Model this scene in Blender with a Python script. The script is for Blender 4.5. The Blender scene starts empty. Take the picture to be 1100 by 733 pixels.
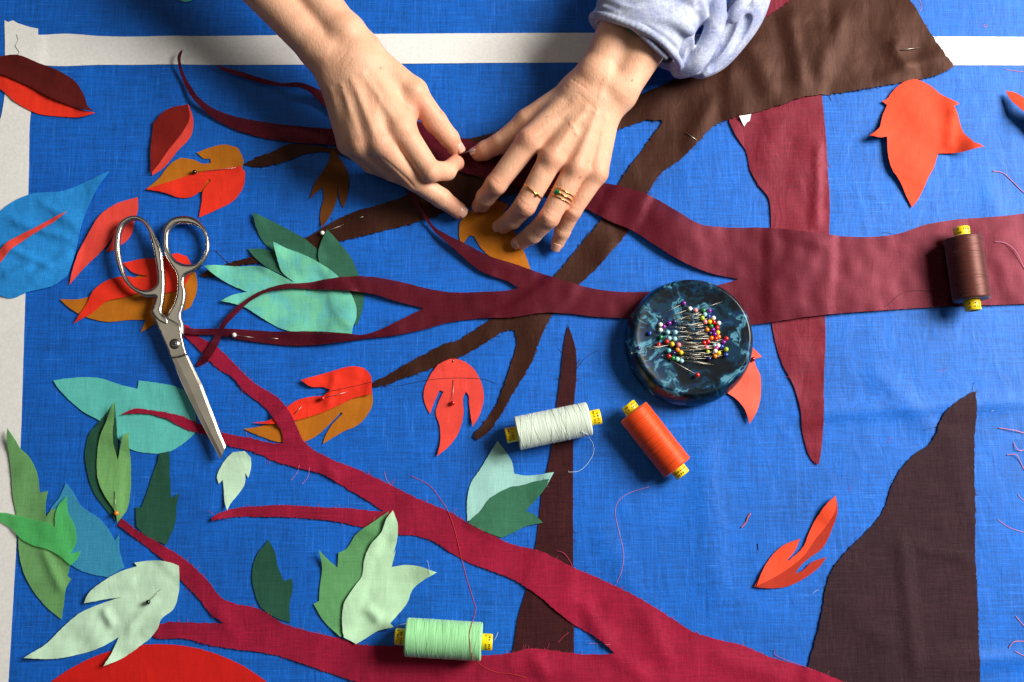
import bpy, math, random
import numpy as np
from mathutils import Vector, Matrix
from mathutils.geometry import delaunay_2d_cdt

random.seed(7)
rng = np.random.default_rng(7)
S = 0.0008                      # metres per table unit (one unit is about 0.8 mm)
SC = bpy.context.scene
COL = SC.collection

# ------------------------------------------------------------------ camera
D = 1250.0
TH = math.radians(9.0)
CAM = np.array([0.0, -D * math.sin(TH), D * math.cos(TH)])
FWD = np.array([0.0, math.sin(TH), -math.cos(TH)])
UPV = np.array([0.0, math.cos(TH), math.sin(TH)])

def W(x, y, h=0.0):
    """point of the scene at height h seen at photo position (x, y)"""
    d = D * FWD + np.array([x - 550.0, 0, 0]) + (366.5 - y) * UPV
    t = (h - CAM[2]) / d[2]
    return CAM + t * d

cam = bpy.data.cameras.new("camera")
cam.sensor_width = 36.0
cam.lens = D / 1100.0 * 36.0
cam.clip_start = 0.01
cam.clip_end = 50
co = bpy.data.objects.new("camera", cam)
COL.objects.link(co)
co.location = Vector(CAM * S)
co.rotation_euler = (TH, 0, 0)
SC.camera = co

# ------------------------------------------------------------------ object helpers
def tag(o, label=None, cat=None, group=None, kind=None):
    if label: o["label"] = label
    if cat: o["category"] = cat
    if group: o["group"] = group
    if kind: o["kind"] = kind
    return o

def empty(name, loc):
    o = bpy.data.objects.new(name, None)
    o.location = Vector(np.array(loc) * S)
    o.empty_display_size = 0.01
    COL.objects.link(o)
    return o

def mesh_obj(name, verts, faces, mat, parent=None, origin=None, smooth=True, flat_from=None):
    """verts in table units, world placed; the object origin is put at 'origin'"""
    v = np.asarray(verts, dtype=float)
    if flat_from is not None:
        # the cut edge gets points of its own, so the face keeps its true shading up to the edge
        faces = [tuple(f) for f in faces]
        used = sorted({i for f in faces[flat_from:] for i in f})
        mp = {i: len(v) + k for k, i in enumerate(used)}
        v = np.concatenate([v, v[used]]) if used else v
        faces = faces[:flat_from] + [tuple(mp[i] for i in f) for f in faces[flat_from:]]
    if parent is not None:
        ploc = np.array(parent.matrix_world.translation) / S if parent.get("_w") is None else np.array(parent["_w"])
        origin = ploc if origin is None else origin
    if origin is None:
        mn, mx = v.min(0), v.max(0)
        origin = np.array([(mn[0] + mx[0]) / 2, (mn[1] + mx[1]) / 2, mn[2]])
    origin = np.asarray(origin, dtype=float)
    me = bpy.data.meshes.new(name)
    me.from_pydata([tuple(p) for p in (v - origin) * S], [], [tuple(int(i) for i in f) for f in faces])
    me.update()
    sm = np.ones(len(me.polygons), dtype=bool) if smooth else np.zeros(len(me.polygons), dtype=bool)
    if flat_from is not None:
        sm[flat_from:] = False
    me.polygons.foreach_set("use_smooth", sm)
    me.materials.append(mat)
    o = bpy.data.objects.new(name, me)
    COL.objects.link(o)
    o["_w"] = [float(a) for a in origin]
    if parent is not None:
        o.parent = parent
        o.location = Vector((origin - ploc) * S)
    else:
        o.location = Vector(origin * S)
    return o

def root(name, loc, label, cat, group=None):
    o = empty(name, loc)
    o["_w"] = [float(a) for a in loc]
    return tag(o, label, cat, group)

# ------------------------------------------------------------------ curve helpers
def catmull(pts, n=8, closed=False):
    P = [np.asarray(p, float) for p in pts]
    out = []
    N = len(P)
    rngi = range(N) if closed else range(N - 1)
    for i in rngi:
        p1, p2 = P[i], P[(i + 1) % N]
        p0 = P[i - 1] if (closed or i > 0) else 2 * p1 - p2
        p3 = P[(i + 2) % N] if (closed or i + 2 < N) else 2 * p2 - p1
        for k in range(n):
            t = k / n
            out.append(0.5 * ((2 * p1) + (-p0 + p2) * t + (2 * p0 - 5 * p1 + 4 * p2 - p3) * t * t + (-p0 + 3 * p1 - 3 * p2 + p3) * t ** 3))
    if not closed:
        out.append(P[-1])
    return np.array(out)

def outline(pts, seg=2.6, corner=42.0):
    """closed outline: smooth through gentle points, sharp at strong turns"""
    P = [np.asarray(p, float) for p in pts]
    N = len(P)
    tang = []
    for i in range(N):
        a, b, c = P[i - 1], P[i], P[(i + 1) % N]
        u, w = b - a, c - b
        lu, lw = np.linalg.norm(u) + 1e-9, np.linalg.norm(w) + 1e-9
        ang = math.degrees(math.acos(max(-1, min(1, float(u @ w) / (lu * lw)))))
        if ang > corner:
            tang.append(None)
        else:
            t = u / lu * lw + w / lw * lu
            tang.append(t / (np.linalg.norm(t) + 1e-9))
    out = []
    for i in range(N):
        a, b = P[i], P[(i + 1) % N]
        L = np.linalg.norm(b - a)
        n = max(1, int(L / seg))
        ch = (b - a) / (L + 1e-9)
        ta = tang[i] if tang[i] is not None else ch
        tb = tang[(i + 1) % N] if tang[(i + 1) % N] is not None else ch
        for k in range(n):
            t = k / n
            h00 = 2 * t ** 3 - 3 * t * t + 1; h10 = t ** 3 - 2 * t * t + t
            h01 = -2 * t ** 3 + 3 * t * t; h11 = t ** 3 - t * t
            out.append(h00 * a + h10 * L * ta + h01 * b + h11 * L * tb)
    return np.array(out)

def inside(px, py, poly):
    x1, y1 = poly[:, 0], poly[:, 1]
    x2, y2 = np.roll(x1, -1), np.roll(y1, -1)
    r = np.zeros(px.shape, dtype=bool)
    for a, b, c, d in zip(x1, y1, x2, y2):
        if b == d: continue
        m = ((b > py) != (d > py)) & (px < (c - a) * (py - b) / (d - b) + a)
        r ^= m
    return r

def winding(px, py, poly):
    """winding number, so that an outline may cross over itself"""
    x1, y1 = poly[:, 0], poly[:, 1]
    x2, y2 = np.roll(x1, -1), np.roll(y1, -1)
    w = np.zeros(px.shape, dtype=int)
    for a, b, c, d in zip(x1, y1, x2, y2):
        l = (c - a) * (py - b) - (px - a) * (d - b)
        w += ((b <= py) & (d > py) & (l > 0)).astype(int) - ((b > py) & (d <= py) & (l < 0)).astype(int)
    return w != 0

def seg_dist(P, poly, closed=True):
    """distance of every point to a polyline"""
    A = poly if closed else poly[:-1]
    B = np.roll(poly, -1, axis=0) if closed else poly[1:]
    d = np.full(len(P), 1e9)
    for s in range(0, len(P), 4000):
        Q = P[s:s + 4000]
        ap = Q[:, None, :] - A[None]
        ab = (B - A)[None]
        t = np.clip((ap * ab).sum(-1) / ((ab * ab).sum(-1) + 1e-12), 0, 1)
        e = ap - t[..., None] * ab
        d[s:s + 4000] = np.sqrt((e * e).sum(-1)).min(1)
    return d

def tube_geo(path, r, sides=6, r_end=None, caps=True):
    P = np.asarray(path, float)
    n = len(P)
    T = np.gradient(P, axis=0)
    T /= np.linalg.norm(T, axis=1)[:, None] + 1e-12
    up = np.array([0, 0, 1.0]) if abs(T[0][2]) < 0.9 else np.array([1.0, 0, 0])
    V, F = [], []
    N = np.cross(T[0], up); N /= np.linalg.norm(N)
    for i in range(n):
        N = N - (N @ T[i]) * T[i]; N /= np.linalg.norm(N) + 1e-12
        B = np.cross(T[i], N)
        rr = r if r_end is None else r + (r_end - r) * i / (n - 1)
        for k in range(sides):
            a = 2 * math.pi * k / sides
            V.append(P[i] + rr * (math.cos(a) * N + math.sin(a) * B))
    for i in range(n - 1):
        for k in range(sides):
            k2 = (k + 1) % sides
            F.append((i * sides + k, i * sides + k2, (i + 1) * sides + k2, (i + 1) * sides + k))
    if caps:
        F.append(tuple(range(sides))[::-1])
        F.append(tuple((n - 1) * sides + k for k in range(sides)))
    return V, F

class MB:
    def __init__(s): s.v, s.f = [], []
    def add(s, g):
        b = len(s.v)
        s.v.extend(g[0]); s.f.extend(tuple(b + i for i in f) for f in g[1])
        return s
    def build(s, name, mat, parent=None, **k):
        return mesh_obj(name, s.v, s.f, mat, parent, **k)

def sphere_geo(c, r, nu=14, nv=9, M=None):
    V, F = [], []
    c = np.asarray(c, float)
    r = np.asarray(r if np.ndim(r) else (r, r, r), float)
    V.append(np.array([0, 0, 1.0]))
    for j in range(1, nv):
        th = math.pi * j / nv
        for i in range(nu):
            ph = 2 * math.pi * i / nu
            V.append(np.array([math.sin(th) * math.cos(ph), math.sin(th) * math.sin(ph), math.cos(th)]))
    V.append(np.array([0, 0, -1.0]))
    for i in range(nu):
        F.append((0, 1 + i, 1 + (i + 1) % nu))
    for j in range(nv - 2):
        for i in range(nu):
            a = 1 + j * nu + i; b = 1 + j * nu + (i + 1) % nu
            F.append((a, a + nu, b + nu, b))
    last = len(V) - 1
    o = 1 + (nv - 2) * nu
    for i in range(nu):
        F.append((last, o + (i + 1) % nu, o + i))
    V = [(v * r) if M is None else (M @ (v * r)) for v in V]
    return [v + c for v in V], F

def lathe_geo(profile, origin, ax, n=48):
    """profile of (radius, along) about the axis ax through origin"""
    ax = np.asarray(ax, float); ax = ax / np.linalg.norm(ax)
    u = np.cross(ax, [0, 0, 1.0]) if abs(ax[2]) < 0.9 else np.array([1.0, 0, 0])
    u /= np.linalg.norm(u); w = np.cross(ax, u)
    V, F = [], []
    m = len(profile)
    for r, t in profile:
        for k in range(n):
            a = 2 * math.pi * k / n
            V.append(np.asarray(origin) + ax * t + r * (math.cos(a) * u + math.sin(a) * w))
    for i in range(m - 1):
        for k in range(n):
            k2 = (k + 1) % n
            F.append((i * n + k, (i + 1) * n + k, (i + 1) * n + k2, i * n + k2))
    return V, F

# ------------------------------------------------------------------ height of what already lies on the table
HX0, HY0, HS = -760.0, -560.0, 2.0
HN = (560, 760)
gyy, gxx = np.mgrid[0:HN[0], 0:HN[1]]
GX = HX0 + gxx * HS
GY = HY0 + gyy * HS

_ph = rng.uniform(0, 6.28, (40, 3))
def wob(x, y, scale, seed=0, n=5):
    """smooth 0..1 noise"""
    z = np.zeros(np.shape(x))
    r2 = np.random.default_rng(1000 + seed)
    for i in range(n):
        a = r2.uniform(0, 6.28); f = (0.6 + 0.9 * r2.random()) * 6.28 / scale
        z = z + np.sin(np.cos(a) * f * x + np.sin(a) * f * y + r2.uniform(0, 6.28))
    return 0.5 + 0.5 * z / (n * 0.75)

def ridge(x, y, a, b, w, h):
    """soft fold line in the cloth from a to b"""
    a = np.asarray(W(*a)[:2]); b = np.asarray(W(*b)[:2])
    ab = b - a
    t = np.clip(((x - a[0]) * ab[0] + (y - a[1]) * ab[1]) / (ab @ ab), 0, 1)
    dx, dy = x - a[0] - t * ab[0], y - a[1] - t * ab[1]
    s = (dx * -ab[1] + dy * ab[0]) / np.linalg.norm(ab)
    d2 = dx * dx + dy * dy
    return h * np.exp(-d2 / (w * w)) * np.clip(np.minimum(t, 1 - t) * 6, 0, 1)

def base_z(x, y):
    z = 0.9 * wob(x, y, 210, 1) + 0.45 * wob(x, y, 75, 2) + 0.14 * wob(x, y, 26, 3, 7)
    z = z + ridge(x, y, (840, 446), (1120, 430), 9, 2.2)
    z = z + ridge(x, y, (985, 712), (1130, 706), 8, 1.8)
    z = z + ridge(x, y, (1060, 190), (1090, 330), 14, 1.4)
    z = z + ridge(x, y, (755, 460), (770, 660), 16, 1.6)
    z = z + ridge(x, y, (330, -10), (322, 60), 18, 2.0)
    z = z + ridge(x, y, (930, 390), (1010, 470), 13, 1.4)
    z = z + ridge(x, y, (640, 560), (690, 650), 12, 1.0)
    z = z + ridge(x, y, (180, 10), (190, 120), 20, 1.5)
    return z

HM = base_z(GX, GY)

def hsample(F, x, y, x0=HX0, y0=HY0):
    fx = np.clip((np.asarray(x) - x0) / HS, 0, F.shape[1] - 1.001)
    fy = np.clip((np.asarray(y) - y0) / HS, 0, F.shape[0] - 1.001)
    i, j = fy.astype(int), fx.astype(int)
    a, b = fy - i, fx - j
    return (F[i, j] * (1 - a) * (1 - b) + F[i + 1, j] * a * (1 - b) + F[i, j + 1] * (1 - a) * b + F[i + 1, j + 1] * a * b)

def drape_field(x0, x1, y0, y1, grow=3, blur=2):
    j0 = max(0, int((x0 - HX0) / HS) - 6); j1 = min(HN[1], int((x1 - HX0) / HS) + 7)
    i0 = max(0, int((y0 - HY0) / HS) - 6); i1 = min(HN[0], int((y1 - HY0) / HS) + 7)
    F = HM[i0:i1, j0:j1].copy()
    for _ in range(grow):
        G = np.pad(F, 1, mode="edge")
        F = np.maximum.reduce([G[1:-1, 1:-1], G[:-2, 1:-1], G[2:, 1:-1], G[1:-1, :-2], G[1:-1, 2:]])
    for _ in range(blur * 2):
        G = np.pad(F, 1, mode="edge")
        F = (G[1:-1, 1:-1] * 2 + G[:-2, 1:-1] + G[2:, 1:-1] + G[1:-1, :-2] + G[1:-1, 2:]) / 6
    F = np.maximum(F, HM[i0:i1, j0:j1])
    return F, (i0, i1, j0, j1)

def top_at(p, r=3):
    """height of what lies at world point p"""
    xs = np.linspace(p[0] - r, p[0] + r, 5); ys = np.linspace(p[1] - r, p[1] + r, 5)
    X, Y = np.meshgrid(xs, ys)
    return float(hsample(HM, X, Y).max())

def cloth(name, pts, mat, label=None, cat=None, group=None, step=4.0, gap=0.4, puff=0.7, wl=45, lifts=(), folds=(),
          thick=0.4, fray=None, parent=None, rough=0.1, corner=42.0, kind=None, seed=None, grow=3, blur=2, seg=2.4):
    seed = len(bpy.data.objects) if seed is None else seed
    r2 = np.random.default_rng(seed)
    poly = outline([W(x, y, 1.0)[:2] for x, y in pts], seg=seg, corner=corner)
    if rough:
        poly = poly + r2.normal(0, rough, poly.shape)
    n = len(poly)
    mn, mx = poly.min(0), poly.max(0)
    gx = np.arange(mn[0], mx[0], step); gy = np.arange(mn[1], mx[1], step * 0.87)
    X, Y = np.meshgrid(gx, gy)
    X = X + (np.arange(len(gy)) % 2)[:, None] * step * 0.5
    X = (X + r2.uniform(-.2, .2, X.shape) * step).ravel(); Y = (Y + r2.uniform(-.2, .2, Y.shape) * step).ravel()
    m = winding(X, Y, poly)
    Q = np.stack([X[m], Y[m]], 1)
    if len(Q):
        Q = Q[seg_dist(Q, poly) > step * 0.45]
    allp = np.concatenate([poly, Q]) if len(Q) else poly
    vv, ee, ff, *_ = delaunay_2d_cdt([Vector(p) for p in allp], [], [list(range(n))], 1, 1e-5)
    P = np.array([tuple(v) for v in vv]); 
    tri = [tuple(f) for f in ff]
    # counter-clockwise
    T = []
    cen = np.array([P[list(t)].mean(0) for t in tri])
    keep = winding(cen[:, 0], cen[:, 1], poly)
    tri = [t for t, k in zip(tri, keep) if k]
    for t in tri:
        a, b, c = P[t[0]], P[t[1]], P[t[2]]
        ar = (b[0] - a[0]) * (c[1] - a[1]) - (b[1] - a[1]) * (c[0] - a[0])
        if abs(ar) < 1e-7: continue
        T.append(t if ar > 0 else t[::-1])
    F, (i0, i1, j0, j1) = drape_field(mn[0], mx[0], mn[1], mx[1], grow, blur)
    def zf(x, y):
        z = hsample(F, x, y, HX0 + j0 * HS, HY0 + i0 * HS) + gap + thick
        z = z + puff * np.clip(wob(x, y, wl, seed), 0, 1) + puff * 0.25 * np.clip(wob(x, y, wl * 0.35, seed + 1), 0, 1)
        for (lx, ly, r, h) in lifts:
            c = W(lx, ly, h * 0.6)
            z = z + h * np.exp(-((x - c[0]) ** 2 + (y - c[1]) ** 2) / (2 * r * r))
        for (ax_, ay_, bx_, by_, w, h) in folds:
            z = z + ridge(x, y, (ax_, ay_), (bx_, by_), w, h)
        return z
    z = zf(P[:, 0], P[:, 1])
    nv = len(P)
    V = np.concatenate([np.column_stack([P, z]), np.column_stack([P, z - thick])])
    faces = list(T) + [(t[2] + nv, t[1] + nv, t[0] + nv) for t in T]
    nf = len(faces)
    cnt = {}
    for t in T:
        for a, b in ((t[0], t[1]), (t[1], t[2]), (t[2], t[0])):
            cnt[(a, b)] = 1
    for (a, b) in cnt:
        if (b, a) not in cnt:
            faces.append((b, a, a + nv, b + nv))
    o = mesh_obj(name, V, faces, mat, parent, flat_from=nf)
    tag(o, label, cat, group, kind)
    # remember the new height
    sub = winding(GX[i0:i1, j0:j1], GY[i0:i1, j0:j1], poly)
    zz = zf(GX[i0:i1, j0:j1], GY[i0:i1, j0:j1])
    HM[i0:i1, j0:j1] = np.where(sub, np.maximum(zz, HM[i0:i1, j0:j1]), HM[i0:i1, j0:j1])
    if fray:
        dens, ln, fm, rr = fray
        mb = MB()
        # outward normals of a closed outline
        area = 0.5 * np.sum(poly[:, 0] * np.roll(poly[:, 1], -1) - np.roll(poly[:, 0], -1) * poly[:, 1])
        tg = np.roll(poly, -1, 0) - np.roll(poly, 1, 0)
        tg /= np.linalg.norm(tg, axis=1)[:, None] + 1e-9
        nm = np.stack([tg[:, 1], -tg[:, 0]], 1) * (1 if area > 0 else -1)
        clump = wob(poly[:, 0], poly[:, 1], 60, seed + 5)
        for i in range(n):
            if abs(poly[i][0]) > 600 or abs(poly[i][1]) > 420: continue
            k = r2.poisson(dens * (0.3 + 1.6 * clump[i] ** 2))
            for _ in range(k):
                L = ln * r2.gamma(2.0, 0.5)
                a = r2.normal(0, 0.7)
                d = nm[i] * math.cos(a) + tg[i] * math.sin(a)
                b = r2.normal(0, 0.6)
                e = d * math.cos(b) + np.array([-d[1], d[0]]) * math.sin(b)
                p0 = poly[i] - nm[i] * 0.5 + tg[i] * r2.uniform(-1, 1)
                p1 = p0 + d * L * 0.5; p2 = p1 + e * L * 0.5
                z0 = float(zf(p0[0], p0[1])) - thick * 0.4
                z1 = max(float(hsample(HM, p1[0], p1[1])) + rr, z0 - 0.6)
                z2 = max(float(hsample(HM, p2[0], p2[1])) + rr, z1 - 1.0)
                mb.add(tube_geo(catmull([(*p0, z0), (*p1, z1), (*p2, z2)], 3), rr, 4, rr * 0.6))
        if mb.v:
            tag(mb.build("frayed_edge", fm, o), kind="stuff")
    return o

def strand(name, pts, r, mat, label, cat="thread", group=None, parent=None, h=0.0, n=8, sides=6):
    """a thread lying on whatever is below it; points (x, y) or (x, y, lift)"""
    P = []
    r = r * 0.6 if r < 0.52 else r * 0.66
    for p in pts:
        w = W(p[0], p[1], 1.0)
        P.append((w[0], w[1], p[2] if len(p) > 2 else 0.0))
    C = catmull(P, n)
    zz = hsample(HM, C[:, 0], C[:, 1])
    zz = np.maximum(zz, np.maximum(np.roll(zz, 1), np.roll(zz, -1)))
    C[:, 2] = zz + r * 1.05 + h + np.maximum(C[:, 2], 0)
    g = tube_geo(C, r, sides)
    o = mesh_obj(name, g[0], g[1], mat, parent)
    if parent is None:
        tag(o, label, cat, group)
    return o
# ------------------------------------------------------------------ materials
def lin(c):
    out = []
    for v in c[:3]:
        v = v / 255.0
        out.append(v / 12.92 if v <= 0.04045 else ((v + 0.055) / 1.055) ** 2.4)
    return (*out, 1.0)

def new_mat(name):
    m = bpy.data.materials.new(name)
    m.use_nodes = True
    nt = m.node_tree
    nt.nodes.clear()
    out = nt.nodes.new("ShaderNodeOutputMaterial")
    b = nt.nodes.new("ShaderNodeBsdfPrincipled")
    nt.links.new(b.outputs[0], out.inputs[0])
    return m, nt, b, out

def N(nt, kind, **kw):
    n = nt.nodes.new(kind)
    for k, v in kw.items():
        if k.startswith("i_"):
            key = k[2:]
            key = int(key) if key.isdigit() else key.replace("_", " ")
            n.inputs[key].default_value = v
        else:
            setattr(n, k, v)
    return n

def math_n(nt, op, a, b=None, clamp=False):
    n = nt.nodes.new("ShaderNodeMath"); n.operation = op; n.use_clamp = clamp
    for i, v in enumerate((a, b)):
        if v is None: continue
        if isinstance(v, (int, float)): n.inputs[i].default_value = v
        else: nt.links.new(v, n.inputs[i])
    return n.outputs[0]

def maprange(nt, v, a, b, c, d):
    n = nt.nodes.new("ShaderNodeMapRange")
    nt.links.new(v, n.inputs[0])
    for i, k in enumerate((a, b, c, d)): n.inputs[i + 1].default_value = k
    return n.outputs[0]

def mixc(nt, fac, a, b, mode="MIX"):
    n = nt.nodes.new("ShaderNodeMix"); n.data_type = "RGBA"; n.blend_type = mode
    if isinstance(fac, (int, float)): n.inputs[0].default_value = fac
    else: nt.links.new(fac, n.inputs[0])
    for i, v in ((6, a), (7, b)):
        if isinstance(v, tuple): n.inputs[i].default_value = v
        else: nt.links.new(v, n.inputs[i])
    return n.outputs[2]

def unit_coords(nt, rot=0.0, scale=(1, 1, 1), loc=(0, 0, 0)):
    tc = nt.nodes.new("ShaderNodeTexCoord")
    mp = nt.nodes.new("ShaderNodeMapping")
    mp.inputs["Rotation"].default_value = (0, 0, rot)
    mp.inputs["Location"].default_value = loc
    mp.inputs["Scale"].default_value = tuple(s / S for s in scale)
    nt.links.new(tc.outputs["Object"], mp.inputs[0])
    return mp.outputs[0]

def noise(nt, vec, scale=1.0, detail=2.0, rough=0.5, dist=0.0):
    n = nt.nodes.new("ShaderNodeTexNoise")
    n.inputs["Scale"].default_value = scale; n.inputs["Detail"].default_value = detail
    n.inputs["Roughness"].default_value = rough; n.inputs["Distortion"].default_value = dist
    nt.links.new(vec, n.inputs["Vector"])
    return n.outputs[0]

def fabric(name, rgb, weave=0.35, rot=0.0, fleck=0.0, pitch=0.62, var=0.12, alpha=1.0, rough=0.7, spec=0.2, sheen=0.05, bump=0.45,
           fleck_rgb=None, mottle=None, stint=None, crease=0.13):
    m, nt, b, out = new_mat(name)
    L = nt.links
    hx = noise(nt, unit_coords(nt, rot, (pitch * 0.035, pitch, 1)), 1.0, 3, 0.6)
    vx = noise(nt, unit_coords(nt, rot, (pitch, pitch * 0.035, 1), (13.1, 4.2, 0)), 1.0, 3, 0.6)
    fine = noise(nt, unit_coords(nt, rot, (pitch * 0.9, pitch * 0.9, 1), (3, 9, 0)), 1.0, 2, 0.6)
    w = math_n(nt, "ADD", math_n(nt, "MULTIPLY", math_n(nt, "ADD", hx, vx), 0.38), math_n(nt, "MULTIPLY", fine, 0.24))
    big = noise(nt, unit_coords(nt, rot, (0.014, 0.014, 0.014)), 1.0, 4, 0.55)
    k = math_n(nt, "MULTIPLY", maprange(nt, w, 0.36, 0.64, 1 - weave, 1 + weave), maprange(nt, big, 0.3, 0.7, 1 - var, 1 + var))
    base = lin(rgb)
    col = base
    if mottle:
        mo = noise(nt, unit_coords(nt, rot, (0.045, 0.045, 0.045), (5, 5, 5)), 1.0, 5, 0.6, 0.6)
        col = mixc(nt, maprange(nt, mo, 0.42, 0.62, 0, 1), base, lin(mottle))
    cc = nt.nodes.new("ShaderNodeCombineColor")
    for i in range(3): L.new(k, cc.inputs[i])
    col = mixc(nt, 1.0, col, cc.outputs[0], "MULTIPLY")
    if fleck:
        f1 = maprange(nt, math_n(nt, "MAXIMUM", hx, vx), 0.66, 0.82, 0, fleck)
        col = mixc(nt, f1, col, lin(fleck_rgb or tuple(min(255, c + 90) for c in rgb)))
    L.new(col, b.inputs["Base Color"])
    b.inputs["Roughness"].default_value = rough
    b.inputs["Specular IOR Level"].default_value = spec
    b.inputs["Sheen Weight"].default_value = sheen
    b.inputs["Sheen Roughness"].default_value = 0.5
    bp = N(nt, "ShaderNodeBump", i_Strength=bump, i_Distance=0.4 * S)
    L.new(w, bp.inputs["Height"])
    # soft handling creases
    cr = noise(nt, unit_coords(nt, rot + 0.4, (0.05, 0.022, 0.03), (2, 7, 1)), 1.0, 3, 0.5, 0.8)
    b2 = N(nt, "ShaderNodeBump", i_Strength=crease, i_Distance=7 * S)
    L.new(cr, b2.inputs["Height"]); L.new(bp.outputs[0], b2.inputs["Normal"])
    L.new(b2.outputs[0], b.inputs["Normal"])
    if stint:
        b.inputs["Specular Tint"].default_value = (*stint, 1)
    if alpha < 1:
        b.inputs["Alpha"].default_value = alpha
        L.new(maprange(nt, w, 0.4, 0.62, max(0, alpha - 0.12), min(1, alpha + 0.12)), b.inputs["Alpha"])
    return m

def plain(name, rgb, rough=0.5, metal=0.0, spec=0.5, coat=0.0, bump=0.0, var=0.0, vscale=0.1):
    m, nt, b, out = new_mat(name)
    b.inputs["Base Color"].default_value = lin(rgb)
    b.inputs["Roughness"].default_value = rough; b.inputs["Metallic"].default_value = metal
    b.inputs["Specular IOR Level"].default_value = spec; b.inputs["Coat Weight"].default_value = coat
    if var or bump:
        nz = noise(nt, unit_coords(nt, 0, (vscale,) * 3), 1.0, 4, 0.6)
        if var:
            k = maprange(nt, nz, 0.3, 0.7, 1 - var, 1 + var)
            cc = nt.nodes.new("ShaderNodeCombineColor")
            for i in range(3): nt.links.new(k, cc.inputs[i])
            nt.links.new(mixc(nt, 1.0, lin(rgb), cc.outputs[0], "MULTIPLY"), b.inputs["Base Color"])
            nt.links.new(maprange(nt, nz, 0.3, 0.7, max(0.03, rough - 0.08), rough + 0.08), b.inputs["Roughness"])
        if bump:
            bp = N(nt, "ShaderNodeBump", i_Strength=bump, i_Distance=0.5 * S)
            nt.links.new(nz, bp.inputs["Height"]); nt.links.new(bp.outputs[0], b.inputs["Normal"])
    return m

def thread_mat(name, rgb, ax_pitch=0.85, spec=0.4):
    """wound sewing thread: fine turns round the local x axis"""
    m, nt, b, out = new_mat(name)
    v1 = unit_coords(nt, 0, (ax_pitch, 0.035, 0.035))
    n1 = noise(nt, v1, 1.0, 3, 0.65)
    n2 = noise(nt, unit_coords(nt, 0, (0.07, 0.02, 0.02), (4, 4, 4)), 1.0, 3, 0.6)
    k = math_n(nt, "MULTIPLY", maprange(nt, n1, 0.3, 0.7, 0.72, 1.22), maprange(nt, n2, 0.35, 0.65, 0.9, 1.1))
    cc = nt.nodes.new("ShaderNodeCombineColor")
    for i in range(3): nt.links.new(k, cc.inputs[i])
    nt.links.new(mixc(nt, 1.0, lin(rgb), cc.outputs[0], "MULTIPLY"), b.inputs["Base Color"])
    b.inputs["Roughness"].default_value = 0.46
    b.inputs["Specular IOR Level"].default_value = spec
    mxr = max(rgb); b.inputs["Specular Tint"].default_value = (*[0.35 + 0.65 * c / mxr for c in rgb], 1)
    b.inputs["Sheen Weight"].default_value = 0.2
    bp = N(nt, "ShaderNodeBump", i_Strength=0.55, i_Distance=0.5 * S)
    nt.links.new(n1, bp.inputs["Height"]); nt.links.new(bp.outputs[0], b.inputs["Normal"])
    return m

M = {}
M["blue"] = fabric("blue linen", (4, 92, 190), stint=(0.6, 0.82, 1.0), weave=0.46, fleck=0.36, pitch=0.78, var=0.12, rough=0.55, spec=0.5, sheen=0.06, bump=0.6, fleck_rgb=(120, 170, 232))
M["tape"] = plain("white paper tape", (234, 233, 229), rough=0.75, var=0.07, vscale=0.3, bump=0.2)
M["tape_thin"] = plain("paper tape overlap", (232, 232, 226), rough=0.75, var=0.05, vscale=0.35, bump=0.15)
M["brown"] = fabric("chocolate brown linen", (42, 18, 11), stint=(1.0, 0.55, 0.42), weave=0.46, rot=0.5, pitch=0.95, sheen=0.0, rough=0.55, spec=0.42, fleck=0.1, fleck_rgb=(150, 110, 90))
M["charcoal"] = fabric("charcoal brown linen", (50, 32, 38), stint=(1.0, 0.8, 0.85), weave=0.5, pitch=0.95, sheen=0.03, rough=0.7, spec=0.12, fleck=0.12, fleck_rgb=(120, 100, 100))
M["spike"] = fabric("dark plum brown linen", (56, 24, 27), stint=(1.0, 0.7, 0.7), weave=0.5, pitch=0.95, sheen=0.03, rough=0.7, spec=0.12, fleck=0.1, fleck_rgb=(120, 80, 80))
M["maroon"] = fabric("maroon cotton", (74, 8, 22), stint=(1.0, 0.26, 0.36), crease=0.05, weave=0.16, rot=0.35, pitch=1.1, var=0.12, sheen=0.0, bump=0.3, spec=0.8, rough=0.5, alpha=0.9)
M["maroon_linen"] = fabric("maroon linen", (100, 14, 30), stint=(1.0, 0.3, 0.4), weave=0.44, pitch=0.8, fleck=0.15, sheen=0.04, spec=0.7, rough=0.55, fleck_rgb=(185, 90, 105))
M["crimson"] = fabric("crimson linen", (146, 17, 50), stint=(1.0, 0.4, 0.5), weave=0.34, rot=0.55, pitch=0.8, fleck=0.16, var=0.14, sheen=0.08, spec=0.4, fleck_rgb=(200, 80, 105))
M["orange"] = fabric("orange cotton", (230, 72, 40), weave=0.10, rot=0.6, pitch=1.15, var=0.06, bump=0.15)
M["orange_dark"] = fabric("rust red cotton", (168, 44, 22), weave=0.07, rot=0.6, pitch=1.15, var=0.06, bump=0.15)
M["coral"] = fabric("coral red cotton", (228, 70, 58), weave=0.11, rot=0.9, pitch=1.15, var=0.06, bump=0.15)
M["scarlet"] = fabric("scarlet cotton", (232, 48, 26), weave=0.12, rot=0.3, pitch=1.15, var=0.06, bump=0.15)
M["red"] = fabric("red linen", (205, 24, 18), weave=0.10, pitch=1.15, var=0.06)
M["ox"] = fabric("oxblood cotton", (84, 12, 8), weave=0.09, rot=0.2, pitch=1.15, var=0.1)
M["ox_red"] = fabric("deep red cotton", (120, 18, 10), weave=0.09, rot=0.2, pitch=1.15, var=0.1)
M["salmon"] = fabric("pale coral cotton", (236, 100, 80), weave=0.1, rot=0.9, pitch=1.1, var=0.06, bump=0.2)
M["mustard"] = fabric("mustard cotton", (182, 106, 16), weave=0.09, rot=0.4, pitch=1.15, var=0.08)
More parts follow.
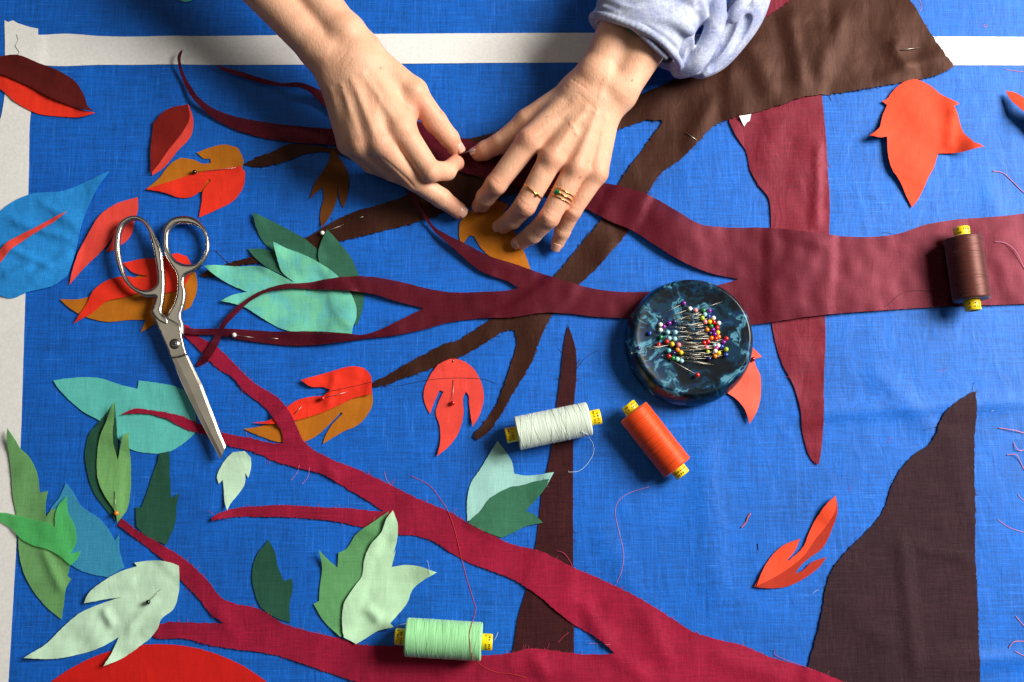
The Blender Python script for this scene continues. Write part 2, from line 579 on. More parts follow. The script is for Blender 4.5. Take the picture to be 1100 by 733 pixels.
M["umber"] = fabric("dark mustard cotton", (104, 56, 10), weave=0.09, rot=0.4, pitch=1.15, var=0.08)
M["mintteal"] = fabric("mint teal cotton", (112, 198, 164), weave=0.14, rot=0.8, pitch=1.15, var=0.1, mottle=(100, 190, 184))
M["teal"] = fabric("teal linen", (92, 190, 180), weave=0.14, pitch=1.15, var=0.05)
M["dkgreen"] = fabric("dark green cotton", (48, 100, 78), weave=0.22, rot=0.3, pitch=1.15, var=0.14, fleck=0.08)
M["bottle"] = fabric("bottle green felt", (34, 80, 62), weave=0.27, rot=0.3, pitch=1.15, var=0.14, fleck=0.08)
M["leafgreen"] = fabric("leaf green linen", (112, 168, 100), weave=0.19, rot=0.5, pitch=1.15, var=0.1)
M["olive"] = fabric("olive leaf linen", (104, 158, 96), weave=0.20, rot=0.3, pitch=1.15, var=0.1)
M["midgreen"] = fabric("mid green linen", (96, 158, 100), weave=0.17, rot=0.3, pitch=1.15, var=0.1)
M["sheergreen"] = fabric("sheer bright green silk", (88, 200, 110), weave=0.05, rot=0.3, pitch=1.15, var=0.05, alpha=0.64)
M["sheerblue"] = fabric("sheer teal blue silk", (66, 164, 204), weave=0.12, rot=0.1, pitch=1.15, var=0.1, alpha=0.66)
M["skyblue"] = fabric("thin sky blue cotton", (40, 146, 226), weave=0.15, rot=0.15, pitch=1.15, var=0.14, alpha=0.86)
M["palemint"] = fabric("pale mint cotton", (196, 230, 200), weave=0.11, rot=0.7, pitch=1.15, var=0.06)
M["mintgreen"] = fabric("mint green cotton", (184, 224, 184), weave=0.10, rot=0.4, pitch=1.15, var=0.05)
M["paleteal"] = fabric("pale teal cotton", (156, 206, 198), weave=0.12, rot=0.4, pitch=1.15, var=0.06)
M["pinethread"] = fabric("pine green wool", (54, 112, 84), weave=0.20, rot=0.4, pitch=1.15, var=0.1)
M["denim"] = fabric("washed pale denim", (180, 187, 208), weave=0.26, rot=0.7, pitch=0.5, var=0.16, mottle=(146, 155, 190), sheen=0.1, spec=0.2, rough=0.8, bump=0.9)
M["th_pink"] = plain("pink thread", (214, 130, 160), rough=0.7)
M["th_crimson"] = plain("crimson thread", (190, 50, 90), rough=0.7)
M["th_red"] = plain("red thread", (200, 50, 40), rough=0.7)
M["th_dark"] = plain("dark brown thread", (40, 22, 26), rough=0.8)
M["th_brown"] = plain("brown fray", (70, 42, 34), rough=0.9)
M["th_white"] = plain("pale thread", (196, 214, 226), rough=0.6)
M["th_green"] = plain("green fray", (60, 110, 80), rough=0.8)
M["th_orange"] = plain("orange thread", (214, 90, 60), rough=0.7)
M["steel"] = plain("polished steel", (196, 190, 180), rough=0.27, metal=1.0, var=0.04, vscale=0.05)
M["blade"] = plain("ground steel", (186, 180, 168), rough=0.3, metal=1.0, var=0.02, vscale=0.04)
M["needle"] = plain("pin steel", (176, 170, 156), rough=0.42, metal=1.0)
M["gold"] = plain("polished gold", (232, 176, 84), rough=0.18, metal=1.0)
M["emerald"] = plain("emerald stone", (10, 110, 70), rough=0.08, coat=1.0)
M["darkstone"] = plain("dark stone", (40, 44, 48), rough=0.1, coat=1.0)
M["yellow"] = plain("yellow plastic", (238, 206, 10), rough=0.35, var=0.04)
M["ink"] = plain("dark print", (70, 52, 8), rough=0.6)
M["t_white"] = thread_mat("wound pale sage thread", (218, 232, 216))
M["t_orange"] = thread_mat("wound orange red thread", (226, 66, 4), spec=0.55)
M["t_brown"] = thread_mat("wound dark brown thread", (72, 22, 14), spec=0.6)
M["t_mint"] = thread_mat("wound mint thread", (156, 224, 160))
M["bracelet"] = plain("teal band", (30, 130, 120), rough=0.5)

def skin_mat():
    m, nt, b, out = new_mat("skin")
    L = nt.links
    c1 = noise(nt, unit_coords(nt, 0, (0.05,) * 3), 1.0, 5, 0.6)
    c2 = noise(nt, unit_coords(nt, 0, (0.4,) * 3, (7, 1, 2)), 1.0, 3, 0.6)
    col = mixc(nt, maprange(nt, c1, 0.32, 0.68, 0, 1), lin((220, 166, 134)), lin((232, 183, 151)))
    at = N(nt, "ShaderNodeAttribute", attribute_name="flush")
    col = mixc(nt, at.outputs["Fac"], col, lin((212, 122, 100)))
    col = mixc(nt, maprange(nt, c2, 0.55, 0.75, 0, 0.22), col, lin((190, 122, 90)))
    sp = noise(nt, unit_coords(nt, 0, (0.11,) * 3, (1, 8, 3)), 1.0, 1, 0.5)
    col = mixc(nt, maprange(nt, sp, 0.74, 0.78, 0, 0.5), col, lin((140, 84, 56)))
    L.new(col, b.inputs["Base Color"])
    b.inputs["Roughness"].default_value = 0.5
    b.inputs["Specular IOR Level"].default_value = 0.32
    b.inputs["Subsurface Weight"].default_value = 0.22
    b.inputs["Subsurface Radius"].default_value = (1.0, 0.35, 0.2)
    b.inputs["Subsurface Scale"].default_value = 0.004
    vor = nt.nodes.new("ShaderNodeTexVoronoi"); vor.inputs["Scale"].default_value = 1.0
    L.new(unit_coords(nt, 0.4, (0.42, 0.3, 0.36)), vor.inputs["Vector"])
    fine = noise(nt, unit_coords(nt, 0.8, (0.5, 0.12, 0.3)), 1.0, 4, 0.65)
    hsum = math_n(nt, "ADD", math_n(nt, "MULTIPLY", vor.outputs["Distance"], 0.35), fine)
    bp = N(nt, "ShaderNodeBump", i_Strength=0.5, i_Distance=0.8 * S)
    L.new(hsum, bp.inputs["Height"]); L.new(bp.outputs[0], b.inputs["Normal"])
    return m
M["skin"] = skin_mat()
M["nail"] = plain("fingernail", (226, 172, 150), rough=0.28, spec=0.5)

def marble_mat():
    m, nt, b, out = new_mat("swirled teal resin")
    L = nt.links
    v = unit_coords(nt, 0, (0.026,) * 3)
    wn = nt.nodes.new("ShaderNodeTexNoise"); wn.inputs["Scale"].default_value = 1.0; wn.inputs["Detail"].default_value = 4
    L.new(v, wn.inputs["Vector"])
    va = nt.nodes.new("ShaderNodeVectorMath"); va.operation = "MULTIPLY_ADD"
    L.new(wn.outputs["Color"], va.inputs[0]); va.inputs[1].default_value = (1.8, 1.8, 1.8); L.new(v, va.inputs[2])
    n1 = noise(nt, va.outputs[0], 0.85, 3.5, 0.55, 1.6)
    n2 = noise(nt, va.outputs[0], 1.3, 4, 0.55, 1.6)
    r = nt.nodes.new("ShaderNodeValToRGB")
    el = r.color_ramp.elements
    el[0].position = 0.30; el[0].color = lin((3, 9, 16))
    el[1].position = 0.86; el[1].color = lin((120, 180, 200))
    for p, c in ((0.40, (4, 18, 32)), (0.46, (8, 50, 66)), (0.50, (10, 32, 80)), (0.54, (22, 84, 102)), (0.575, (92, 148, 172)), (0.61, (60, 120, 144)), (0.64, (10, 48, 68)), (0.7, (5, 26, 40))):
        e = el.new(p); e.color = lin(c)
    L.new(n1, r.inputs[0])
    col = mixc(nt, maprange(nt, n2, 0.5, 0.6, 0, 0.8), r.outputs[0], lin((4, 14, 20)))
    L.new(col, b.inputs["Base Color"])
    b.inputs["Roughness"].default_value = 0.3
    b.inputs["Coat Weight"].default_value = 0.0; b.inputs["Specular IOR Level"].default_value = 0.4; b.inputs["Coat Roughness"].default_value = 0.1
    return m
M["marble"] = marble_mat()
# ------------------------------------------------------------------ the blue cloth everything lies on
bx = np.arange(-740, 741, 4.0); by = np.arange(-540, 541, 4.0)
BX, BY = np.meshgrid(bx, by)
BV = np.column_stack([BX.ravel(), BY.ravel(), base_z(BX, BY).ravel()])
nx = len(bx)
BF = [(j * nx + i, j * nx + i + 1, (j + 1) * nx + i + 1, (j + 1) * nx + i) for j in range(len(by) - 1) for i in range(nx - 1)]
tb = mesh_obj("blue_cloth", BV, BF, M["blue"], origin=(0, 0, 0))
tag(tb, "blue linen cloth spread flat under all the cut fabric pieces", "cloth", kind="structure")

# ------------------------------------------------------------------ paper tape
TG = "strips of white tape on the blue cloth"
cloth("masking_tape", [(5, 22), (9, 24), (14, 22), (19, 25), (25, 27), (31, 29), (41, 31), (41, 70), (37, 95), (33, 122), (31, 184), (27.5, 315), (26, 366), (22, 480), (18, 575), (14, 650), (9, 733), (5, 790), (-40, 790), (-30, 500), (-10, 260), (-6, 150), (2, 122), (5, 104), (5.5, 60)],
      M["tape"], "long white tape strip running down the left edge with a torn top end", "tape", TG, step=3.5, gap=0.3, puff=0.1, thick=0.25, rough=0.05, corner=30)
cloth("masking_tape", [(18, 37), (41, 38), (70, 36.6), (110, 39.2), (190, 39.4), (275, 38.4), (420, 36.6), (550, 36), (640, 35.8), (760, 37), (900, 38.5), (1005, 39.4), (1100, 40), (1160, 40.5), (1160, 71), (1100, 70.5), (1005, 70.3), (900, 69), (640, 67.5), (550, 67.8), (275, 70), (110, 70), (45, 70), (24, 66), (19, 63), (21, 56), (17, 50), (20, 43)],
      M["tape"], "horizontal white tape strip passing under both forearms across the top", "tape", TG, step=3.5, gap=0.3, puff=0.1, thick=0.25, rough=0.05, corner=30)

LG = "cut fabric leaves"
def leaf(pts, mat, label, **k):
    k.setdefault("puff", 1.0); k.setdefault("step", 3.2); k.setdefault("gap", 0.45); k.setdefault("corner", 36)
    return cloth("fabric_leaf", pts, M[mat], label, "fabric leaf", LG, **k)

leaf([(-40, 290), (-30, 250), (0, 228), (15, 217), (30, 210), (70, 205), (95, 195), (119, 185), (105, 204), (93, 227), (88, 242), (80, 277), (73, 297), (58, 307), (30, 314.5), (12, 321), (0, 318), (-20, 314)],
     "skyblue", "large sky blue fabric leaf with a thin red strip laid along it",
     folds=[(5, 235, 85, 260, 5, 2.6), (0, 262, 60, 290, 4, 2.2), (30, 305, 80, 270, 6, 2.2), (40, 215, 88, 245, 5, 1.8), (2, 300, 40, 285, 5, 2)], lifts=[(112, 190, 12, 3)], puff=1.6)
cloth("fabric_strip", [(-20, 283), (0, 272), (15, 258), (25, 253), (40, 246), (55, 237), (74, 228.5), (66, 235), (50, 245.5), (27.6, 259), (12, 272), (0, 285), (-16, 300)],
      M["coral"], "thin red fabric strip lying along the sky blue leaf", "fabric strip", step=3, gap=0.5, puff=0.8, lifts=[(12, 268, 6, 2)])
o = leaf([(-40, 85), (-10, 77), (0, 80), (25, 90), (63, 109), (96, 121), (103.5, 122.3), (93, 125.8), (63, 125.5), (42, 123), (17, 110), (0, 96), (-30, 88)],
     "scarlet", "bright red lower half of the two tone leaf over the corner of the tape", lifts=[(96, 123, 9, 3)])
leaf([(-40, 66), (-10, 62), (0, 61), (17.5, 60), (45, 70), (65, 78), (83, 90), (91.6, 105), (96.6, 116.7), (103, 121.6), (96, 120.6), (63, 109.5), (25, 90.6), (0, 80.8), (-40, 82)],
     "ox", "dark oxblood upper half of the two tone leaf over the corner of the tape", puff=1.8, lifts=[(60, 85, 18, 2.5)])

# maroon linen spike and brown tree
cloth("fabric_spike", [(795, -60), (790, 40), (781, 120), (783, 130.5), (791, 148), (801, 163), (806, 184), (816, 201.6), (825, 213), (827.5, 229), (828, 250), (829, 348), (832.5, 367), (840, 391), (852.6, 416), (859, 439), (862.6, 469), (876, 498), (879, 499.7), (881.5, 486.5), (884, 441), (884.7, 404), (886.5, 366), (886, 341), (890, 253), (890.7, 214), (889, 184), (885.5, 130.5), (883, 105), (884, 40), (884, -60)],
      M["maroon_linen"], "long maroon linen spike pointing down from beneath the brown fabric tree", "fabric piece", step=5, puff=1.8, wl=60,
      folds=[(878, 150, 876, 250, 5, 2.5), (840, 250, 885, 262, 5, 1.5)], fray=(0.12, 3, M["th_crimson"], 0.28))
FT = cloth("fabric_tree", [(1023, 74), (1006, 81.5), (975, 88), (935, 95), (900, 101), (870, 104), (825, 118), (801, 124), (783, 129), (771, 133), (751, 152), (731, 172), (713, 184), (695.5, 208), (685, 230), (675.5, 248), (658, 269), (638, 292), (620, 308), (605, 325), (595, 337), (580, 366), (572.6, 386), (560, 409), (550, 425), (536, 449), (523, 466), (512, 472.5), (508, 469), (516, 459), (531, 439), (541, 416), (550, 388), (555, 368), (553, 355), (540, 357), (523, 368), (501, 381), (466, 395), (435.6, 406), (415.5, 413.7), (401, 417), (401, 411), (415.5, 403.6), (435.6, 392), (455.7, 381), (470, 373), (491, 366), (528.5, 342.6), (550, 332), (575, 316), (594, 298), (615, 274), (633, 252), (646.6, 235.5), (656, 215), (664, 199), (673, 184), (690.5, 160.6), (713, 130.5), (695, 130), (680.5, 134), (665, 139), (640, 148), (610, 164), (580, 190), (560, 205), (527, 215), (504, 222), (484.6, 227), (450, 239), (410.5, 249), (370, 259), (330, 272), (290, 281), (253, 287), (220, 298), (215, 296), (222, 292), (253, 281), (290, 272), (330, 255.5), (375, 230), (413, 219), (435.6, 211), (450, 202), (420, 187), (385, 173), (360.5, 165.5), (332, 165), (303, 175.5), (275, 180), (262, 177), (275, 170), (290, 165), (312, 155.5), (335, 157), (361, 160), (400, 163), (430, 164), (470, 157), (491, 151), (513, 148), (538, 140.5), (600, 128), (660, 113), (720, 88), (770, 58), (810, 28), (850, 2), (875, -20), (890, -50), (945, -50), (966, -15), (975.5, 0), (1000.6, 40)],
      M["brown"], "dark brown linen tree shape with limbs running diagonally under the hands", "fabric piece", step=5.5, puff=2.2, wl=70, grow=2, rough=0.45,
      folds=[(845, 10, 860, 100, 8, 3.5), (905, 10, 880, 95, 10, 3), (955, 45, 975, 80, 7, 3), (940, 90, 1010, 60, 9, 2.5), (800, 40, 830, 110, 12, 3), (770, 100, 735, 165, 9, 2), (640, 285, 660, 255, 7, 1.5), (700, 100, 800, 80, 12, 2)],
      lifts=[(1018, 72, 18, 2), (985, 10, 20, 2.5)], fray=(0.75, 1.7, M["th_brown"], 0.32))
cloth("paper_scrap", [(793, 126.5), (806, 124.5), (805, 131), (802, 132.5), (799, 137)], M["tape"], "tiny white paper scrap peeking out below the brown fabric edge", "paper scrap", step=2, gap=0.2, puff=0.3, thick=0.3)
cloth("fabric_spike", [(610, 350), (612.5, 356), (616, 366), (615.7, 450), (615.5, 549), (615.7, 606), (616.5, 672), (616.5, 720), (546, 720), (551, 699), (557.5, 659), (565, 634), (577, 574), (579.6, 550), (582.6, 526.6), (587.6, 506.5), (592.7, 481), (597.7, 436), (602.7, 398.6), (606.5, 366)],
      M["spike"], "narrow dark brown fabric spike lying beneath the pale sage spool", "fabric piece", step=4.5, puff=1.0, fray=(0.35, 2.4, M["th_brown"], 0.26))
cloth("fabric_piece", [(1043, 421.5), (1047, 421), (1048, 441), (1046, 471), (1046, 510), (1047, 550), (1047, 599), (1049.6, 637), (1052, 733), (1054, 800), (1000, 810), (860, 800), (862, 750), (867.6, 716), (875, 689.5), (882.7, 657), (886.5, 632), (892.7, 614), (908, 593), (930, 571.6), (948, 549), (958, 521.6), (968, 503), (980.6, 489), (1000.6, 474), (1008, 456), (1018, 439), (1036, 426)],
      M["charcoal"], "charcoal brown mountain shaped linen piece at the right of the cloth", "fabric piece", step=5.5, puff=1.8, wl=90,
      folds=[(965, 560, 985, 740, 7, 3.0), (980, 590, 1045, 600, 6, 1.6), (900, 640, 960, 700, 12, 1.5), (1015, 450, 1040, 560, 10, 1.2)], fray=(0.22, 2.0, M["th_brown"], 0.26), rough=0.35)
cc = [(171 + 185 * math.cos(a), 877 - 185 * math.sin(a)) for a in np.linspace(0, 2 * math.pi, 60, endpoint=False)]
cloth("fabric_circle", cc, M["red"], "large red fabric circle cut off by the bottom edge of the photo", "fabric piece", step=8, puff=0.8, rough=0.15)

# leaves lying below the maroon and crimson trees
leaf([(57.7, 409), (72, 407), (88, 405.6), (108, 406.7), (130.5, 413.7), (148, 418), (149.5, 409), (170.6, 411.7), (190.7, 416), (202, 421), (208, 436), (211, 451), (209.5, 466), (195.7, 477.7), (180.7, 486), (160.6, 487), (140.5, 482.7), (124, 468), (108, 452.6), (90, 442.5), (70, 425), (61.5, 415)],
     "teal", "large teal leaf lying flat under the scissor blade", puff=0.8)
leaf([(173, 487), (182.7, 485), (183, 514), (184.4, 535.4), (193, 530), (190, 545), (190, 552), (188, 564), (179, 585.4), (160.6, 578), (147, 566), (146, 545), (152, 545.4), (155.6, 536.6), (163, 514)],
     "bottle", "small bottle green felt leaf just below the teal leaf")
leaf([(288.8, 580), (295, 591.7), (299, 609), (305, 624), (314.5, 621.5), (314.6, 632), (311.4, 649), (312, 669), (295, 663), (279, 650), (274, 637), (271, 618), (276, 597)],
     "bottle", "dark green serrated leaf standing above the lowest crimson branch")
leaf([(272.5, 229), (276, 246), (284, 261.5), (297, 272), (310, 284), (330, 288), (343, 284), (340.6, 268), (330, 259), (310, 247), (288, 236)], "dkgreen", "dark green pointed leaf at the top of the teal cluster", lifts=[(275, 234, 8, 3)])
leaf([(266, 267.6), (286, 268.5), (299, 274.6), (307, 288), (318, 305), (303.5, 296), (286, 287), (277, 280)], "dkgreen", "small dark green leaf tip between two teal tips of the cluster")
leaf([(352.6, 248), (362.5, 259), (375.6, 274.6), (384, 292), (391, 316), (390, 331), (384, 349), (374, 350), (360, 330), (355, 300), (344, 284), (342.5, 274), (345, 263.7)], "dkgreen", "dark green leaf on the right side of the teal cluster by the white pin", lifts=[(352, 252, 8, 3)])
leaf([(220.6, 287), (238, 286.4), (255, 287), (284, 288), (299, 295), (317, 304.5), (303, 292), (299, 279), (295, 261.5), (308, 268), (321, 272.4), (343, 283), (364.6, 298.6), (376, 314), (381, 323), (383.5, 342), (380, 352), (378, 360), (350, 359), (320, 358), (299, 352), (281.7, 342), (262, 330), (238, 324), (252, 317), (266, 314), (249, 307), (231, 296)],
     "mintteal", "big mint teal lobed leaf crossed by a maroon strand", puff=2.0, lifts=[(226, 288, 10, 4), (244, 323, 8, 3), (298, 266, 8, 4), (372, 335, 16, 3)])
leaf([(357, 161), (366, 172), (373, 184), (374.5, 204), (369, 224), (365, 214), (363, 199), (361.5, 216.6), (355, 232), (346.5, 246), (344, 234), (348, 209), (346.5, 202), (340, 207), (333, 214.5), (338, 198), (348, 183), (354, 172)],
     "umber", "dark mustard three pointed leaf hanging just left of the pinching fingers")
leaf([(157, 203.5), (171, 192), (183, 177), (194, 170), (208, 172), (219, 176.5), (227, 175.5), (226, 171), (219, 171), (211.5, 164.6), (226, 159), (243, 156), (256, 159.5), (262, 173), (260, 185), (240, 200), (220, 206), (190, 206)],
     "mustard", "mustard leaf under the bright red one with the black headed pin")
leaf([(259, 179.5), (264, 186), (262, 200), (252, 215), (234.5, 225), (214, 234), (217, 218), (219, 206), (227.5, 194.5), (225, 193), (216, 206), (206, 212), (194, 213), (177, 207.6), (157, 204), (183, 196), (211, 187), (234, 183)],
     "scarlet", "bright red notched leaf on top of the mustard one with a black pin")
leaf([(496, 265.5), (493, 252), (494, 239), (502, 231), (513, 222), (530, 216), (546, 220), (541, 229), (552, 248), (560, 264), (571, 292), (555, 290), (544, 286), (528, 277), (517, 267), (509, 254), (503.5, 253.5)],
     "mustard", "mustard leaf under the fingertips of the ringed hand", lifts=[(520, 235, 10, 2)])
leaf([(148, 212), (125.5, 219), (108, 232), (98, 249), (87, 269), (78, 294), (75, 306.5), (90, 289), (108, 272), (118, 261), (124, 249), (121, 259), (114.5, 270.5), (119, 271), (133, 262), (141, 253), (145, 238), (148, 228)],
     "coral", "coral red leaf curving down past the left scissor handle", lifts=[(100, 250, 16, 3)])
leaf([(65, 322), (83, 322), (100, 318), (130, 305), (165, 290), (195, 282), (207, 284), (211.5, 297), (211.5, 314), (205, 330), (196, 335), (180, 340), (168, 348), (151.5, 357.5), (157, 344), (140, 344), (115, 346), (93, 341), (75, 331)],
     "mustard", "mustard leaf pinned down beneath the scissor handles", puff=1.0)
leaf([(80, 348), (93, 329), (105, 309), (123, 299), (135, 297), (150, 299.5), (160, 297.5), (143, 293), (132, 283), (150, 279), (173, 277), (190, 272), (201, 276), (206, 284), (204, 300), (195, 312), (175, 316), (155, 315), (135, 320), (115, 325), (100, 337)],
     "scarlet", "vivid red forked leaf seen through the long scissor handle", puff=1.4)
leaf([(164, 189), (163, 160), (166, 133), (181, 119), (203, 113), (208, 129), (206, 145.5), (191, 163), (175, 182)], "coral", "red under layer of the small almond leaf near the dark ribbon tip", puff=1.4)
leaf([(163, 188), (162.8, 160), (165.8, 133), (181, 118.8), (202.5, 113.4), (204.5, 128), (198, 142), (181, 163), (169.5, 180)], "ox_red", "small deep red almond leaf near the curved dark ribbon tip", puff=1.6)
leaf([(399.5, 418), (400, 435.5), (394, 447), (384, 457), (371, 463), (347, 477), (350, 468), (358, 455), (368.5, 444.5), (367, 443), (355, 455), (342, 467), (329, 474), (315.5, 475.5), (302, 475.5), (283, 470), (262, 461), (283, 457.6), (299, 450), (330, 440), (370, 420)],
     "mustard", "mustard leaf lying under the scarlet one where two crimson branches fork")
leaf([(323.7, 409), (341.7, 403.6), (361, 398), (381, 394), (391, 396), (398, 403), (400, 412.6), (399.5, 424), (381, 428), (364.7, 435.5), (348, 443), (319, 452), (296, 456), (270, 454.5), (291, 451.5), (307, 439), (319, 430.6), (335, 426.5), (348, 425.7), (355.5, 419), (348, 416.5), (335, 416)],
     "scarlet", "scarlet hooked leaf held by a red headed pin on a mustard one", puff=2.2, folds=[(352, 440, 362, 398, 4, 2)], lifts=[(330, 409, 8, 3), (385, 400, 10, 2)])
leaf([(502, 560), (502, 536.6), (506, 519), (516, 504), (525, 489), (534.7, 474), (543, 485), (550, 496.5), (552.5, 509), (563, 511), (575, 510.5), (594.7, 507.5), (590, 517), (583, 527), (560, 535), (530, 552)],
     "paleteal", "pale teal leaf half tucked below the pale sage spool's left end", lifts=[(534, 480, 9, 3), (590, 509, 8, 2)])
leaf([(503, 562), (509, 556), (516, 550), (526, 536.6), (541, 526.6), (550, 523), (560, 521.6), (572.6, 518), (590, 514.5), (586, 524), (580, 532), (572, 541), (565, 549), (574, 553), (583, 561.5), (565, 565.5), (550, 573), (538.5, 578), (516, 569)],
     "pinethread", "pine green leaf overlapping the pale teal leaf on the dark spike", fray=(0.3, 2.0, M["th_green"], 0.25))
leaf([(807, 372), (818.5, 383.5), (810, 386), (811, 391), (816, 403.6), (817, 418.7), (813.5, 438.8), (804.7, 456), (798, 438.8), (791, 430), (778, 420), (765, 400), (780, 375)],
     "salmon", "coral leaf poking out from under the marbled pin dish", puff=2.0, lifts=[(808, 440, 14, 4)])
leaf([(188, -14), (198, -16), (207, -6), (206, 1.5), (199, 2.5), (190, 0)], "teal", "sliver of a teal leaf at the very top edge of the photo")

# the crimson tree and the maroon tree
cloth("fabric_tree", [(960, 790), (950, 748), (930, 740), (908, 733), (875, 719.6), (840, 709.6), (825, 705), (801, 694.5), (768, 686), (746, 679.5), (725.7, 667), (705.6, 654), (685.5, 642), (658, 628), (633, 617), (612.7, 608), (582.6, 593), (550, 584.5), (526, 574), (506, 564), (483, 550), (450.6, 536.6), (415.5, 519), (383, 504), (358, 494), (332.7, 480), (326, 473), (320, 459), (312.6, 444), (300, 429), (287.5, 420), (275, 413), (251, 390), (231, 371), (212, 361), (201, 350), (194, 349), (194, 357), (210, 372), (235.6, 397), (251, 406), (260, 417.7), (275, 430), (287.5, 441), (297.6, 454), (304, 466), (304.6, 477), (290, 476), (275, 472), (241, 465), (216, 456), (191, 446), (163, 441), (145.5, 439.5), (130.5, 446), (150.6, 444.5), (175.7, 449), (198, 460), (221, 467.6), (243, 477.7), (275, 486.5), (297.6, 496.5), (325, 504), (348, 510), (370, 523), (393, 536.6), (413, 550), (400, 549), (380, 546.7), (350, 545.4), (307.6, 543), (275, 544), (244.7, 548), (229, 556), (229, 559.5), (246, 556), (275, 555.3), (312.6, 556), (358, 560), (388, 566), (425.6, 574), (448, 576), (466, 582), (483, 593), (501, 603), (526, 613), (550, 622), (572.6, 635.6), (595, 654), (617.7, 672), (638, 683), (655.4, 697), (659.7, 702), (633, 703), (600, 699.6), (570, 696.5), (550, 701), (518, 704), (470, 702), (430.6, 694.5), (385.4, 692), (365, 685.8), (337.7, 679.5), (307.6, 670.7), (275, 653), (251, 648), (238, 642), (226, 627), (208, 608), (180.7, 589), (150.6, 571.6), (130.5, 556.5), (127, 564), (150.6, 581.6), (175.7, 601.7), (195.7, 624), (213, 642), (226, 658), (241, 669.5), (208, 669), (175.7, 669.5), (163, 674), (158, 680), (165.6, 684.5), (195.7, 685.8), (226, 693), (251, 697), (275, 699.6), (307.6, 707), (340, 718), (370, 728.4), (393, 735), (450, 755), (480, 775), (560, 790)],
      M["crimson"], "crimson linen tree with frayed branches spreading up from the bottom edge", "fabric piece", step=4.5, puff=1.7, wl=55, grow=2,
      folds=[(620, 640, 660, 700, 8, 2.6), (690, 650, 720, 720, 9, 2.2), (570, 700, 590, 733, 8, 2.5), (640, 690, 700, 733, 9, 2.0), (350, 500, 365, 520, 6, 1.5), (470, 700, 480, 733, 7, 1.5), (760, 700, 850, 733, 10, 1.6), (230, 650, 260, 690, 7, 1.4)],
      lifts=[(233, 556, 8, 3), (197, 352, 6, 2)], fray=(0.5, 2.2, M["th_crimson"], 0.2), rough=0.3)
MR = cloth("fabric_tree", [(1150, 222), (1100, 230), (1076, 233), (1026, 236.7), (990.6, 243), (965.5, 251.8), (938, 255.5), (908, 255.5), (875, 252), (825, 246), (776, 245.5), (751, 243), (725.7, 229), (700.6, 214), (670.5, 203), (648, 197), (620, 188), (590, 178), (560, 168), (530, 160), (500, 151), (465, 137), (420, 122), (385, 112), (362, 106), (350.5, 101.6), (337.6, 97), (323, 92), (303, 91), (286, 87), (254.5, 78.7), (231.6, 73), (240, 78), (260, 85.5), (283, 91.8), (309, 95.5), (329, 100), (343, 110), (357.7, 124), (380, 140), (372, 141.5), (359, 140), (332, 138), (289, 133), (251.7, 126), (231.6, 119), (217, 109), (206, 94), (200, 83), (197, 70), (199.5, 57), (194.5, 63), (194, 72), (197, 86), (206, 104.5), (223, 123), (246, 137), (274.6, 147), (317.6, 154.6), (360.5, 158), (400, 163), (440, 170), (480, 182), (520, 193), (560, 203), (600, 215), (629, 225), (650, 237), (678, 249), (705.6, 267), (730.7, 282), (761, 294), (793, 300.7), (771, 307), (740, 313), (694, 314.5), (670, 314.5), (650, 313), (630, 309.5), (600, 301), (572.6, 292), (550, 284), (526, 277), (501, 264), (481, 254), (466, 244), (456, 229), (448, 214), (442, 204), (437, 207), (451, 228), (466, 249), (488, 269), (516, 292), (550, 306), (557.5, 310.7), (545, 313), (516, 314.5), (483, 314.5), (460.7, 311), (430.6, 304), (400.5, 299), (375, 298.7), (350, 302), (325, 305.7), (305.7, 307), (277, 316), (255.5, 331), (238, 351), (227, 370.6), (211, 392), (213, 394.5), (219, 392), (235, 372), (242, 355), (255.5, 339), (273, 322.6), (290, 314.8), (312, 311.5), (343, 312.5), (378, 314.5), (400, 317), (425.6, 324.5), (455.7, 332), (435.6, 342), (415.5, 352), (390, 360.5), (375, 360), (338, 357), (300, 357), (266, 355), (234, 354), (203, 353.5), (197, 353), (197, 358), (203, 359.5), (234, 361), (262, 366), (288, 369.5), (312, 371.7), (345, 371), (375, 367.5), (390, 365), (425.6, 361), (455.7, 354.6), (483, 347), (516, 343), (550, 342), (587.6, 337), (613, 338), (638, 341), (670, 342.6), (740, 346), (806, 349.6), (825, 347.5), (862.6, 342), (908, 337), (950, 334), (1013, 330), (1076, 328), (1150, 325)],
      M["maroon"], "smooth maroon cotton tree ribbon branching from the right edge to the left", "fabric piece", step=4.5, gap=1.2, puff=2.6, wl=80, grow=3, rough=0.12,
      lifts=[(720, 250, 34, 7), (198, 62, 12, 6), (250, 80, 26, 5), (330, 97, 14, 7), (215, 108, 14, 5), (480, 265, 20, 5), (520, 280, 16, 4), (245, 345, 12, 5), (300, 311, 18, 3), (400, 310, 24, 3), (360, 366, 14, 4), (420, 352, 16, 3), (890, 290, 40, 2.5), (600, 320, 30, 2)],
      folds=[(300, 137, 360, 150, 5, 2.5), (375, 362, 410, 360, 3, 2.0)])

